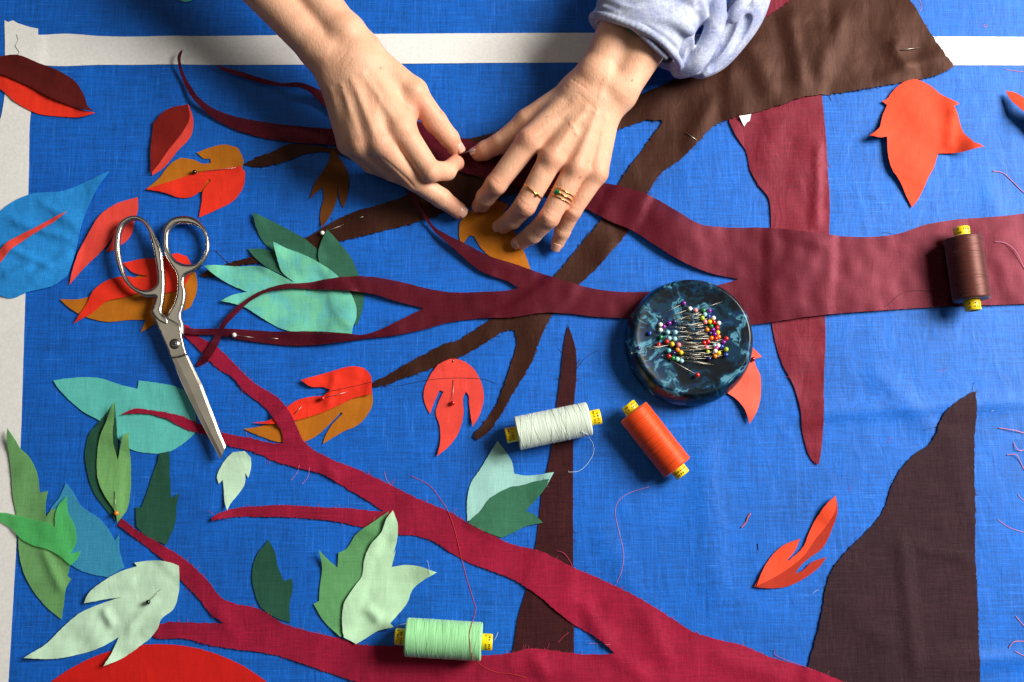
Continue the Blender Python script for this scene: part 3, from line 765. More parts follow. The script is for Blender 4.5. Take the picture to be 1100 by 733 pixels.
# leaves lying above the branches
leaf([(124, 433.5), (110, 451), (96.6, 466), (92, 484), (94, 506.5), (100, 526.6), (113, 546), (124, 559), (126, 540), (127, 470)], "bottle", "narrow bottle green under leaf along the left of the orange pinned leaf", fray=(0.35, 2.0, M["th_green"], 0.25))
leaf([(125.5, 432.5), (118, 449), (108, 471.4), (105, 494), (106.6, 516.5), (113, 531.6), (125.5, 553), (127, 562), (133, 554), (135.5, 550), (140.5, 526.6), (141, 501.5), (140, 481), (140.5, 464.5), (134, 469), (130.5, 481), (127.5, 495.5), (123, 476), (123, 459), (126, 441)],
     "leafgreen", "forked leaf green linen leaf held by the orange headed pin", lifts=[(125, 440, 9, 5), (138, 470, 8, 4)])
leaf([(251, 486), (263.5, 485), (269.8, 491.5), (269.8, 504), (267, 513.6), (263.5, 507.8), (263.5, 519), (256, 531.6), (248.4, 541.7), (245.5, 548.5), (242, 539), (241, 526.6), (239.6, 515.5), (235.5, 520), (233.5, 514), (237, 502.8), (243.4, 492.7)],
     "palemint", "smallest pale mint leaf just below the tip of the scissor blade", lifts=[(247, 540, 8, 2)])
leaf([(71, 519), (77, 526), (87, 543), (107.6, 558), (119, 572), (123.5, 581), (128.5, 573.5), (129, 592.7), (134, 610), (116, 620), (99, 617), (81.4, 610), (70, 600), (58, 580), (53, 565), (54, 549), (64, 534.5)],
     "sheerblue", "sheer teal blue silk leaf between two green ones", puff=0.7)
leaf([(10, 460.5), (16, 469), (22.6, 481.4), (32.6, 491.5), (40, 506.5), (43, 529.5), (51.8, 527.5), (49.5, 540), (50, 556), (55, 549), (62, 546), (63, 580), (76.5, 604), (73, 619), (77, 622), (71.5, 632), (69, 647), (66.5, 665.5), (50, 652), (32.6, 629), (24, 609), (20.6, 591.7), (20, 574), (17.6, 549), (16, 541.7), (12.5, 504), (9.5, 471.4)],
     "olive", "long olive green leaf standing at the left tape's inner edge", folds=[(45, 585, 70, 640, 5, 2.5)], lifts=[(12, 468, 10, 4), (30, 500, 12, 2)])
leaf([(-8, 553), (0, 551), (19, 553.5), (35, 558), (48, 560.7), (55, 562), (60.5, 566.5), (61, 552), (64, 543), (72.7, 533), (73.5, 549), (81.4, 566.5), (83, 581), (77, 595), (87.5, 592), (84.3, 600), (77, 607.5), (67, 598.5), (52.3, 590), (35, 585.4), (23, 578), (14.5, 569.4), (0, 560)],
     "sheergreen", "sheer bright green silk leaf laid across the olive leaf and tape", puff=0.8)
leaf([(193, 608), (193.5, 620), (193, 632), (187, 654), (173, 667.5), (172, 671), (163, 684.5), (150.6, 694.5), (130.5, 708), (113.5, 715), (120.5, 703), (128, 684.5), (108, 695.8), (85, 703), (57.7, 707.6), (27.6, 706.3), (50, 692), (67.8, 674.5), (85.3, 659.4), (108, 649), (131, 641.5), (113, 644), (91.3, 648), (95.4, 639), (110.4, 625.5), (133, 613), (148, 608.5), (145, 604.5), (160, 602.5), (175.7, 602.5), (187, 605.3)],
     "palemint", "large pale mint lobed leaf held by the black headed pin", puff=2.2,
     folds=[(112, 652, 124, 675, 5, 3.5), (135, 680, 170, 640, 4, 1.6), (100, 630, 150, 625, 7, 1.6)], lifts=[(32, 705, 12, 4), (116, 712, 8, 3), (97, 644, 8, 3)])
leaf([(418, 549.5), (400.5, 561.5), (383, 574), (371.6, 590), (364, 594), (362.8, 610), (355, 603), (343.5, 590.5), (346.5, 609), (344, 629), (342.7, 645.6), (337.2, 649), (347.8, 667), (366, 684), (376, 676), (383, 660), (393, 609), (412, 566)],
     "midgreen", "mid green serrated leaf tucked behind the tall mint leaf", lifts=[(346, 595, 9, 4), (400, 570, 14, 2)], fray=(0.12, 1.8, M["th_green"], 0.22))
leaf([(423, 548.5), (428, 564), (427, 579), (422.5, 596), (425.6, 590), (421, 609), (438, 607), (453, 609), (469.5, 615), (455.7, 623), (443, 634), (438, 647), (430.6, 657), (419.5, 669.5), (423.5, 673.5), (408, 677), (393, 685.8), (383, 691.5), (370, 684.5), (368, 667), (370, 649), (380, 632), (389, 619), (391.7, 601.7), (398, 586.6), (410.5, 571.6), (416.8, 556.5)],
     "mintgreen", "tall mint green leaf with a curled arm beside the mint spool", puff=2.0, folds=[(392, 650, 410, 668, 6, 3.0)], lifts=[(422, 556, 10, 4), (463, 614, 10, 5), (420, 673, 7, 3)])
leaf([(487, 386), (470.7, 392), (459.4, 408.7), (455, 423.7), (458, 437.5), (462, 444.5), (467, 431), (472.5, 419.5), (476.5, 421), (470.7, 433.8), (468, 443.8), (472, 456), (473, 474), (469.8, 490.5), (483, 479), (493, 464), (498, 444), (498, 426), (500.5, 421), (503, 424), (504, 434), (506, 449), (508, 459), (516, 444), (519.7, 427.5), (516, 408.7), (506, 393.6), (497, 388)],
     "coral", "coral three pronged leaf held by a red headed pin near the brown limb", puff=1.0, lifts=[(472, 485, 9, 2), (508, 452, 7, 2)])
leaf([(946.5, 110), (952, 107.5), (957, 100.5), (970.5, 90), (983, 87), (998, 93), (1010.7, 103), (1028.5, 114), (1022, 116.5), (1028, 128), (1033, 145.5), (1041, 158), (1052, 162), (1033, 165.6), (1007, 165.6), (1000.6, 184), (998, 188), (992, 201.6), (985.6, 215), (979, 223.5), (973, 211.6), (964, 194), (956.7, 184), (953, 173), (950.5, 149), (943, 151), (931, 149), (941.7, 140.5), (948, 123), (952, 114)],
     "orange", "big orange maple shaped leaf below the white tape", puff=2.0, lifts=[(1048, 158, 13, 15), (1024, 114, 8, 5), (938, 146, 10, 8), (960, 175, 22, 5), (985, 120, 22, 3)], folds=[(1022, 116, 1016, 165, 6, 3)])
leaf([(1078, 100), (1086, 102), (1100, 113), (1125, 128), (1140, 150), (1130, 156), (1112, 148), (1100, 133), (1088.5, 120), (1081, 108)], "orange", "orange leaf tip curling up from the right edge of the cloth", gap=3, puff=2, lifts=[(1100, 122, 16, 12), (1130, 145, 15, 8)])
leaf([(896.5, 533), (898.5, 549), (893, 569), (885, 586.6), (865, 603), (857, 611), (854.5, 616), (858, 615), (872, 604), (888, 598.5), (880, 609), (865, 620.5), (845, 630), (825, 632), (809.5, 630.3), (816, 618), (825, 602), (840, 586.6), (859.5, 578.5), (852.6, 593), (845, 601.7), (847, 602), (862.6, 587), (867.7, 574), (877.7, 554), (887.7, 540)],
     "orange_dark", "flame shaped orange leaf lying beside the charcoal mountain piece", puff=1.2, lifts=[(893, 545, 10, 5), (815, 628, 10, 2)])
fl = [o for o in COL.objects if o.get("label", "").startswith("flame shaped")][0]
cloth("upper_half", [(896.3, 533.2), (896, 545), (886, 566), (876, 578), (862, 598), (850, 608), (835, 618), (812, 629.5), (816, 618), (825, 602), (840, 586.6), (859, 579), (852.6, 593), (845, 601.7), (847, 602), (862.6, 587), (867.7, 574), (877.7, 554), (887.7, 540)],
      M["orange"], "bright orange half of the flame leaf", parent=fl, step=3, gap=0.2, puff=0.6, rough=0.1, thick=0.3)

# ------------------------------------------------------------------ loose threads
T = strand
T("loose_thread", [(1066, 184), (1077, 186), (1086, 193.5), (1099, 206.6), (1112, 216)], 0.7, M["th_pink"], "pink thread above the maroon ribbon at the right edge")
T("loose_thread", [(1066, 261), (1078, 263, 1), (1088.5, 272, 2), (1100, 292), (1108, 302)], 0.55, M["th_pink"], "looped double pink thread lying on the maroon ribbon beside the brown spool")
T("loose_thread", [(1072, 460), (1088.5, 462.6, 2), (1100, 465), (1115, 462)], 0.7, M["th_pink"], "topmost pink thread end in the row beside the charcoal mountain")
T("loose_thread", [(1088.5, 476), (1092, 483, 2), (1098, 484), (1108, 478)], 0.65, M["th_pink"], "short curled pink thread end just under the topmost one")
T("loose_thread", [(1081, 489), (1091, 489, 2), (1097, 499), (1104, 512)], 0.6, M["th_pink"], "hooked pink thread end near the peak of the charcoal mountain")
T("loose_thread", [(1093, 531), (1097, 536), (1104, 540)], 0.5, M["th_pink"], "tiny pink thread bit at the right edge halfway down the mountain")
T("loose_thread", [(1071, 558), (1083.5, 566.6), (1100, 572), (1112, 573)], 0.5, M["th_pink"], "straight lilac pink thread right of the mountain's middle")
T("loose_thread", [(1091, 662), (1096, 668), (1103, 676)], 0.6, M["th_pink"], "short pink thread slanting above the two lowest ones")
T("loose_thread", [(1083.5, 696), (1088, 690, 1.5), (1096, 689), (1108, 690)], 0.6, M["th_pink"], "arched pink thread near the bottom right corner")
T("loose_thread", [(1090, 699.6), (1096, 703), (1106, 707)], 0.55, M["th_pink"], "lowest short pink thread in the bottom right corner")
T("loose_thread", [(1079, 74.5), (1090, 76.5), (1106, 78)], 0.5, M["th_pink"], "thin pink thread just under the tape at the right edge")
T("loose_thread", [(1056, 29), (1058, 26.5), (1060, 28.5), (1057, 29.5)], 0.45, M["th_pink"], "tiny pink lint curl above the tape near the top right")
T("loose_thread", [(985, -4), (990, 6), (988, 13)], 0.4, M["th_pink"], "thin pink thread beside the frayed top edge of the brown fabric")
T("loose_thread", [(697, 523), (675.5, 530), (664, 539), (661, 552), (665.4, 574), (669.7, 594), (668, 611.7), (662, 627)], 0.38, M["th_pink"], "fine long pink thread hanging below the orange spool")
T("loose_thread", [(806, 551.5), (803, 556, 0.5), (801, 561.5), (796, 567)], 1.0, M["th_orange"], "short orange thread snippet on bare cloth left of the flame leaf")
T("loose_thread", [(813.8, 584), (814.5, 591)], 0.6, M["th_dark"], "tiny dark lint speck just above the flame leaf")
T("loose_thread", [(616.5, 401), (624, 390), (632, 382), (641, 377)], 0.35, M["th_dark"], "thin dark thread beside the tip of the narrow brown spike")
T("loose_thread", [(599, 691), (605, 684), (610.5, 679.5)], 0.45, M["th_crimson"], "short crimson thread on the foot of the narrow brown spike")
T("loose_thread", [(597.7, 591.7), (605, 594, 1), (611, 601), (615, 609)], 0.45, M["th_crimson"], "crimson thread loop where the branch crosses the narrow brown spike")
T("loose_thread", [(992, 462), (1001, 460), (1010, 457)], 0.35, M["th_dark"], "dark thread sticking out of the mountain's left slope")
T("loose_thread", [(1046, 411), (1044.5, 417), (1044, 424)], 0.3, M["th_dark"], "fine dark thread rising from the mountain's peak")
T("loose_thread", [(340, 424), (360, 420), (385, 414.5), (400, 411.6), (425, 414.7), (455.6, 409), (488, 406.3), (518, 407.5), (532, 412)], 0.35, M["th_dark"], "long dark thread running across the scarlet and coral leaves")
T("loose_thread", [(948, 331), (953, 328), (965.5, 317), (980.6, 313), (1003, 313.7)], 0.3, M["th_dark"], "hair thin dark thread on the maroon ribbon left of the brown spool")
T("loose_thread", [(948, 250), (955, 250.5), (962, 254)], 0.3, M["th_dark"], "tiny dark thread at the upper edge of the maroon ribbon")
T("loose_thread", [(231, 269), (238, 276), (246, 283), (256, 286)], 0.45, M["th_brown"], "brown frayed thread at the tip of the brown limb by the scissors")
T("loose_thread", [(312, 706), (322, 690, 1), (340, 660)], 0.0001, M["th_pink"], "x") if False else None
T("loose_thread", [(333, 502), (331, 512), (325, 520)], 0.3, M["th_pink"], "lilac pink fray thread hanging under the fork of the crimson branches")
T("loose_thread", [(322, 500), (319, 508), (313, 516)], 0.3, M["th_pink"], "second lilac fray thread under the crimson fork, slightly left of the other")
T("loose_thread", [(413, 507), (415, 515), (420, 522)], 0.3, M["th_pink"], "short lilac thread above the crimson branch under the coral leaf")
T("loose_thread", [(872, 719), (835, 705, 1), (832, 698)], 0.35, M["th_crimson"], "crimson fray thread at the branch edge beside the mountain's foot")
T("loose_thread", [(633, 691), (645, 692), (655, 692)], 0.3, M["th_pink"], "pink thread in the small blue gap of the crimson fork")
for i, (x, y, a, l) in enumerate([(1012, 399, 0.4, 9), (955, 473, 1.1, 8), (913, 525, 1.4, 8), (1066, 442, 0.2, 3), (876, 636, 0.6, 8)]):
    pts = [(x - l / 2 * math.cos(a), y + l / 2 * math.sin(a)), (x, y - 0.8), (x + l / 2 * math.cos(a), y - l / 2 * math.sin(a))]
    T("lint", pts, 0.28, M["th_crimson"] if i < 3 else M["th_white"], ["faint crimson lint on blue cloth above the charcoal peak", "faint crimson lint left of the mountain shoulder", "faint crimson lint right above the flame leaf",
      "pale lint dot to the upper right of the charcoal peak", "pale lint thread between flame leaf and mountain"][i], "lint")
# ------------------------------------------------------------------ thread spools
def spool(px0, px1, R, cap_r, cap_l, mat, label, caps_rgb="yellow", winds=12, seed=1, capR=None):
    """px0, px1: photo positions of the two ends of the wound thread, lying on its side"""
    a = W(*px0, R); b = W(*px1, R)
    mid = (a + b) / 2
    z = max(top_at(a, 6), top_at(b, 6), top_at(mid, 6)) + R
    a = W(*px0, z); b = W(*px1, z); mid = (a + b) / 2
    d = (b - a); L = np.linalg.norm(d[:2]); ang = math.atan2(d[1], d[0])
    r = root("thread_spool", (mid[0], mid[1], z - R), label, "thread spool", "spools of sewing thread")
    r.rotation_euler = (0, 0, ang)
    r["_w"] = [0.0, 0.0, -0.0]
    base = np.array([0, 0, 0.0])
    r["_w"] = [0.0, 0.0, 0.0]
    c = np.array([0, 0, R])
    rr = np.random.default_rng(seed)
    prof = [(cap_r * 0.8, -L / 2 + 0.6), (R * 0.9, -L / 2 + 0.3), (R * 0.985, -L / 2 + 0.9), (R, -L / 2 + 2.2)]
    for t in np.linspace(-L / 2 + 4, L / 2 - 4, 26):
        prof.append((R * (1.0 + 0.006 * math.sin(t * 0.9 + seed) + 0.004 * math.sin(t * 0.37)), t))
    prof += [(R, L / 2 - 2.2), (R * 0.985, L / 2 - 0.9), (R * 0.9, L / 2 - 0.3), (cap_r * 0.8, L / 2 - 0.6)]
    def loc_mesh(name, g, mt, par=r, smooth=True):
        me = bpy.data.meshes.new(name)
        me.from_pydata([tuple(np.asarray(p) * S) for p in g[0]], [], [tuple(f) for f in g[1]])
        me.polygons.foreach_set("use_smooth", [smooth] * len(me.polygons))
        me.materials.append(mt)
        o = bpy.data.objects.new(name, me); COL.objects.link(o); o.parent = par
        return o
    body = loc_mesh("wound_thread", lathe_geo(prof, c, (1, 0, 0), 64), mat)
    mb = MB()
    for k in range(winds):
        t0 = rr.uniform(-L / 2 + 3, L / 2 - 3); sl = rr.choice([-1, 1]) * rr.uniform(5, 14)
        a0 = rr.uniform(0, 6.28)
        P = []
        for s in np.linspace(0, 1, 40):
            x = np.clip(t0 + sl * (s - 0.5) * 2, -L / 2 + 1.5, L / 2 - 1.5); an = a0 + s * 6.28 * 0.97
            P.append((x, (R + 0.02) * math.cos(an), R + (R + 0.02) * math.sin(an)))
        mb.add(tube_geo(np.array(P), 0.24, 5))
    loc_mesh("crossing_turn", (mb.v, mb.f), mat, body)
    for sgn in (-1, 1):
        e = sgn * L / 2
        pr = [(cap_r * 0.86, e - sgn * 2), (cap_r, e - sgn * 0.5), (cap_r, e + sgn * (cap_l - 0.8)), (cap_r - 0.7, e + sgn * cap_l), (cap_r * 0.62, e + sgn * cap_l), (cap_r * 0.55, e + sgn * (cap_l - 3)), (0.01, e + sgn * (cap_l - 3))]
        if sgn < 0: pr = pr[::-1]
        cap = loc_mesh("spool_end", lathe_geo(pr, c, (1, 0, 0), 40), M["yellow"])
        # worn print round the end: small dark strokes
        mk = MB()
        for row in range(2):
            x = e + sgn * (cap_l * (0.36 + 0.34 * row))
            an = math.pi * 0.5 - 0.95
            while an < math.pi * 0.5 + 0.95:
                w = rr.uniform(0.07, 0.2); hh = cap_l * 0.085
                if rr.random() < 0.72:
                    q = []
                    for (u, v) in ((an, -hh), (an + w, -hh), (an + w, hh), (an, hh)):
                        q.append((x + v, (cap_r + 0.06) * math.cos(u), R + (cap_r + 0.06) * math.sin(u)))
                    mk.add((q, [(0, 1, 2, 3)]))
                an += w + rr.uniform(0.06, 0.16)
        loc_mesh("print_mark", (mk.v, mk.f), M["ink"], cap)
    # height map for threads lying on top
    u = (GX - mid[0]) * math.cos(ang) + (GY - mid[1]) * math.sin(ang)
    v = -(GX - mid[0]) * math.sin(ang) + (GY - mid[1]) * math.cos(ang)
    on = (np.abs(u) < L / 2) & (np.abs(v) < R)
    HM[:] = np.where(on, np.maximum(HM, z + np.sqrt(np.clip(R * R - v * v, 0, None))), HM)
    return r

spool((555, 466), (633.6, 449.6), 17.6, 8.0, 11.5, M["t_white"], "pale sage spool of thread lying across the narrow brown spike", seed=3, winds=22)
spool((680, 442), (727.7, 503.0), 17.2, 8.2, 9.5, M["t_orange"], "bright orange red spool of thread just below the pin dish", seed=4, winds=10)
spool((1034, 255), (1044, 323), 19.3, 8.4, 11, M["t_brown"], "dark brown spool of thread standing out on the maroon ribbon", seed=5, winds=8)
spool((435.6, 684.5), (518, 689.5), 19.4, 8.4, 10.5, M["t_mint"], "mint green spool of thread resting on the lowest crimson branch", seed=6, winds=12)

def strand_top(*a, **k):
    return strand(*a, **k)
strand("loose_thread", [(622, 466), (634, 472), (638, 484), (632, 497), (622, 506), (609, 507.5)], 0.42, M["th_white"], "pale thread tail curling off the pale sage spool")
strand("loose_thread", [(442, 511.6), (461, 521.6), (473, 536.6), (481, 549), (489, 571), (495.5, 599), (501, 620), (508.5, 645), (511, 654), (508, 668), (506, 676), (507, 694), (512, 709), (519, 716), (533, 722), (550, 724), (565, 728)], 0.42, M["th_red"], "long red thread crossing the crimson branch and the mint spool", n=10)
strand("loose_thread", [(527, 690, 2), (532, 686, 6), (535, 679, 3)], 0.35, M["th_white"], "short pale thread end at the right end of the mint spool")
strand("loose_thread", [(424, 674), (430, 671, 2), (436, 670)], 0.3, M["th_white"], "short pale thread end at the left end of the mint spool")
strand("loose_thread", [(459, 602), (461, 610, 1), (462, 617)], 0.28, M["th_white"], "tiny pale thread at the curled arm of the tall mint leaf")

# ------------------------------------------------------------------ marbled pin dish
cz = top_at(W(740, 369, 0), 60) - 3.0
dc = W(739.5, 368.5, cz + 13)
DISH = root("pin_dish", (dc[0], dc[1], cz), "round glossy dish of swirled teal and black resin heaped with pins", "pin dish")
prof = [(0.01, 0), (56, 0.2), (62.5, 1.6), (66.0, 5), (67.4, 10), (67.2, 15), (65.8, 20), (63.4, 25.5), (61.8, 27.2), (60.6, 28.3), (59.4, 28.6), (58.2, 28.5), (56.6, 28.1), (54, 27.6), (48, 26.8), (38, 26.1), (25, 25.6), (10, 25.3), (0.01, 25.2)]
shp = (0.0, 3.0)   # the hand-made rim sits a little off centre
g = lathe_geo(prof, dc * np.array([1, 1, 0]) + np.array([0, 0, cz]), (0, 0, 1), 96)
gv = []
for p in g[0]:
    t = min(1, max(0, (p[2] - cz - 8) / 22)) * 1.0
    a = math.atan2(p[1] - dc[1], p[0] - dc[0])
    k = 1 + 0.006 * math.sin(2 * a + 1) + 0.005 * math.sin(3 * a)
    gv.append(np.array([dc[0] + (p[0] - dc[0]) * k + 2.2 * t, dc[1] + (p[1] - dc[1]) * k + 3.4 * t, p[2]]))
body = mesh_obj("dish_body", gv, g[1], M["marble"], DISH)
DT = cz + 26.2      # top of the hollow

# ------------------------------------------------------------------ pins
HEADC = {"purple": (128, 24, 150), "white": (240, 238, 228), "pink": (244, 140, 150), "green": (20, 128, 60), "pale blue": (160, 214, 226), "lime": (176, 204, 40), "blue": (24, 60, 160),
         "red": (205, 20, 16), "orange": (244, 130, 14), "yellow": (250, 208, 16), "navy": (24, 22, 90), "magenta": (186, 30, 140), "aqua": (110, 200, 200), "mint": (170, 230, 214), "black": (12, 12, 14), "dark red": (140, 8, 14)}
HM_ = {k: plain(k + " pin head", c, rough=0.22, spec=0.6, coat=0.4) for k, c in HEADC.items()}

def pin(head, tip, color, label, group=None, r=2.5, nr=0.28, needle_from=0.0):
    """head and tip are world points"""
    head = np.asarray(head, float); tip = np.asarray(tip, float)
    p = root("pin", (head[0], head[1], head[2] - r), label, "pin", group)
    if color:
        g = sphere_geo(head, r, 14, 9)
        mesh_obj("pin_head", g[0], g[1], HM_[color], p)
    d = (tip - head) / np.linalg.norm(tip - head)
    P = np.array([head + d * (r * 0.6), head + (tip - head) * 0.5, head + (tip - head) * 0.93, tip])
    mb = MB()
    mb.add(tube_geo(P[:3], nr, 6)); mb.add(tube_geo(P[2:], nr, 6, nr * 0.15))
    mb.build("needle", M["needle"], p)
    return p

RC = [(408, 55, "purple"), (468, 108, "white"), (525, 125, "pink"), (600, 125, "green"), (658, 128, "purple"), (615, 165, "pale blue"), (590, 200, "lime"), (652, 185, "blue"), (700, 200, "white"), (617, 238, "pink"), (662, 237, "yellow"), (702, 243, "red"), (752, 250, "white"), (677, 280, "green"), (637, 315, "orange"), (695, 315, "purple"), (735, 295, "red"), (742, 342, "yellow"), (667, 350, "navy"), (712, 358, "purple"), (750, 385, "orange"), (680, 398, "orange"), (722, 402, "red"), (645, 430, "red"), (608, 445, "red"), (825, 402, "red"), (800, 437, "purple"), (632, 487, "pink"), (712, 470, "pale blue"), (745, 470, "white"), (727, 495, "magenta"), (780, 482, "blue"), (825, 508, "lime"), (645, 535, "lime"), (717, 525, "white"), (752, 545, "yellow"), (715, 575, "orange"), (822, 562, "blue"), (655, 600, "navy")]
LC = [(178, 265, "white"), (178, 318, "white"), (212, 285, "purple"), (265, 250, "purple"), (315, 235, "navy"), (70, 350, "blue"), (250, 340, "pale blue"), (325, 340, "pale blue"), (182, 388, "green"), (265, 400, "pale blue"), (320, 405, "pale blue"), (240, 432, "red"), (160, 462, "red"), (292, 455, "yellow"), (330, 463, "navy"), (358, 463, "pink"), (260, 520, "aqua"), (345, 512, "orange"), (380, 540, "yellow"), (308, 545, "navy"), (262, 575, "red"), (300, 593, "green"), (345, 605, "mint"), (385, 622, "pale blue")]
ORD = ["topmost", "second", "third", "fourth", "fifth", "sixth", "seventh", "eighth"]
pr_ = random.Random(11)
placed = []
def dish_pin(x, y, c, side, allc):
    same = sorted([q for q in allc if q[2] == c], key=lambda q: q[1])
    i = same.index((x, y, c))
    if len(same) == 1: lab = f"only {c} headed pin in the {side} cluster on the marbled dish"
    elif i == 0: lab = f"topmost of the {c} headed pins in the {side} cluster on the dish"
    elif i == len(same) - 1: lab = f"lowest of the {c} headed pins in the {side} cluster on the dish"
    else: lab = f"{ORD[i]} from top of the {c} headed pins in the {side} cluster on the dish"
    px, py = 690 + x * 0.1092, 320 + y * 0.1092
    # heads rest on the dish or on one another
    h = 2.2
    w = W(px, py, DT + h)
    for q in placed:
        dd = math.hypot(q[0] - w[0], q[1] - w[1])
        if dd < 3.7:
            h = max(h, q[2] - DT + math.sqrt(max(0, 3.7 ** 2 - dd * dd)) * 0.8)
    h = min(h, 8.5)
    w = W(px, py, DT + h)
    placed.append(w)
    L = pr_.uniform(30, 36)
    cy = 372 - 0
    ang = (math.radians(pr_.uniform(-9, 9)) + (0.12 if side == "right" else -0.10))
    if y < 150 and side == "right": ang = 0.42 + pr_.uniform(-.05, .05)
    sg = -1 if side == "right" else 1
    if (x, y) == (525, 125): ang, sg, L = -0.32, 1, 30
    if (x, y) == (178, 265): ang, L = 0.30, 34
    dx, dy = sg * math.cos(ang), (-math.sin(ang) if side == "right" else math.sin(ang) * 1.0)
    tip = np.array([w[0] + L * dx, w[1] + L * dy, DT + pr_.uniform(0.9, 3.2)])
    pin(w, tip, c, lab, "pins heaped on the marbled dish")
for q in RC: dish_pin(*q, "right", RC)
for q in LC: dish_pin(*q, "left", LC)
w1 = W(749.2, 403, DT + 4.5); w2 = W(709.7, 381, DT + 1.5)
pin(w1, w2, "red", "lone red headed pin slanting below the heap on the dish", "pins heaped on the marbled dish")
w1 = W(685.6, 374.4, DT + 7.5); w2 = W(719, 371, DT + 2.5)
pin(w1, w2, "navy", "navy headed pin nearest the left rim of the dish", "pins heaped on the marbled dish")
w1 = W(722, 370, DT + 9.0); w2 = W(676, 380, cz + 34)
pin(w1, w2, "yellow", "yellow headed pin whose long needle overhangs the dish's left rim", "pins heaped on the marbled dish")
w1 = W(778, 344.6, DT + 3); 
# pins in the fabric
PG = "pins holding the fabric pieces"
def cpin(h, t, color, label, stitch=None, hz=2.4):
    a = W(*h, 3); za = top_at(a, 2); a = W(*h, za + hz)
    b = W(*t, 3); zb = top_at(b, 1.5); b = W(*t, zb + 0.2)
    m = (a + b) / 2
    zmax = max(float(hsample(HM, *(a + (b - a) * s)[:2])) - (a + (b - a) * s)[2] for s in np.linspace(0.2, 0.95, 8))
    up = max(0, zmax + 0.5)
    a[2] += up; b[2] += up * 0.8
    p = pin(a, b, color, label, PG)
    if stitch:
        q = [W(*stitch[0], 3), W(*stitch[1], 3)]
        q = [np.array([v[0], v[1], top_at(v, 2) + 0.35]) for v in q]
        mb = MB().add(tube_geo(np.array([q[0], (q[0] + q[1]) / 2 + [0, 0, 0.3], q[1]]), 0.42, 6))
        mb.build("needle_tip", M["needle"], p)
cpin((209, 185), (257, 180), "black", "black headed pin across the mustard and bright red leaves")
cpin((346.3, 250.5), (369, 241.7), "white", "white headed pin stuck in the brown limb above the teal cluster", ((384, 235.4), (390.5, 233.2)))
cpin((251.6, 360), (274, 363), "white", "white headed pin on the thin maroon strand right of the scissors", ((287, 363.6), (299, 364.2)))
cpin((125, 551.5), (123, 527), "orange", "orange headed pin in the forked leaf green leaf")
cpin((159, 647), (173, 633), "black", "black headed pin in the large pale mint leaf")
cpin((346.6, 428), (374.5, 421), "red", "red headed pin in the scarlet hooked leaf", ((317, 445), (325, 436)))
cpin((486.5, 433), (487, 407), "red", "red headed pin in the coral three pronged leaf", ((487, 389.5), (487, 386.5)))
cpin((809, 386), (793, 390), "dark red", "dark red headed pin peeking out beside the dish's right edge")
def bare(a, b, label):
    q = [W(*a, 3), W(*b, 3)]
    q = [np.array([v[0], v[1], top_at(v, 2) + 0.6]) for v in q]
    p = root("pin", q[0], label, "pin", PG)
    MB().add(tube_geo(np.array([q[0], (q[0] + q[1]) / 2 + [0, 0, 0.5], q[1]]), 0.45, 6)).build("needle", M["needle"], p)
bare((965.5, 56), (987, 52), "bare pin shaft showing in the wide brown fabric near the tape")
bare((736, 143), (748, 152), "bare pin shaft showing in the brown limb below the wrist")

# ------------------------------------------------------------------ scissors
SZ = max(top_at(W(*p, 0), 5) for p in ((135, 300), (190, 300), (180, 345), (205, 400), (230, 470))) 
def slab(name, outer, inner, mat, parent, zb, zt, bulge, width, step=1.6, tilt=None, corner=50, sub=None):
    """rounded metal plate: outline with an optional hole, swelling towards its middle"""
    zm = (zb + zt) / 2
    po = outline([W(x, y, zm)[:2] for x, y in outer], seg=1.8, corner=corner)
    loops = [po]
    if inner: loops.append(outline([W(x, y, zm)[:2] for x, y in inner], seg=1.8, corner=corner))
    mn, mx = po.min(0), po.max(0)
    X, Y = np.meshgrid(np.arange(mn[0], mx[0], step), np.arange(mn[1], mx[1], step))
    X, Y = X.ravel(), Y.ravel()
    m = inside(X, Y, po)
    if inner: m &= ~inside(X, Y, loops[1])
    Q = np.stack([X[m], Y[m]], 1)
    dist = np.min([seg_dist(Q, l) for l in loops], axis=0)
    Q = Q[dist > step * 0.5]
    allp = np.concatenate(loops + [Q])
    edges, b = [], 0
    for l in loops:
        edges += [(b + i, b + (i + 1) % len(l)) for i in range(len(l))]; b += len(l)
    vv, ee, ff, *_ = delaunay_2d_cdt([Vector(p) for p in allp], edges, [], 0, 1e-5)
    P = np.array([tuple(v) for v in vv])
    Tn = []
    for t in ff:
        c = P[list(t)].mean(0)[None]
        ok = inside(c[:, 0], c[:, 1], po)[0] and not (inner and inside(c[:, 0], c[:, 1], loops[1])[0])
        if not ok: continue
        a_, b_, c_ = P[t[0]], P[t[1]], P[t[2]]
        ar = (b_[0] - a_[0]) * (c_[1] - a_[1]) - (b_[1] - a_[1]) * (c_[0] - a_[0])
        if abs(ar) < 1e-7: continue
        Tn.append(tuple(t) if ar > 0 else tuple(t)[::-1])
    dd = np.min([seg_dist(P, l) for l in loops], axis=0)
    s = np.clip(dd / width, 0, 1)
    prof = bulge * np.sqrt(np.clip(1 - (1 - s) ** 2, 0, 1))
    half = (zt - zb) / 2
    dz = np.zeros(len(P)) if tilt is None else tilt(P)
    V = np.concatenate([np.column_stack([P, zm + dz + half + prof]), np.column_stack([P, zm + dz - half - prof])])
    nv = len(P)
    F = list(Tn) + [(t[2] + nv, t[1] + nv, t[0] + nv) for t in Tn]
    ed = {}
    for t in Tn:
        for a, b in ((t[0], t[1]), (t[1], t[2]), (t[2], t[0])): ed[(a, b)] = 1
    nf = len(F)
    for (a, b) in ed:
        if (b, a) not in ed: F.append((b, a, a + nv, b + nv))
    return mesh_obj(name, V, F, mat, parent, flat_from=nf if bulge < 0.3 else None)

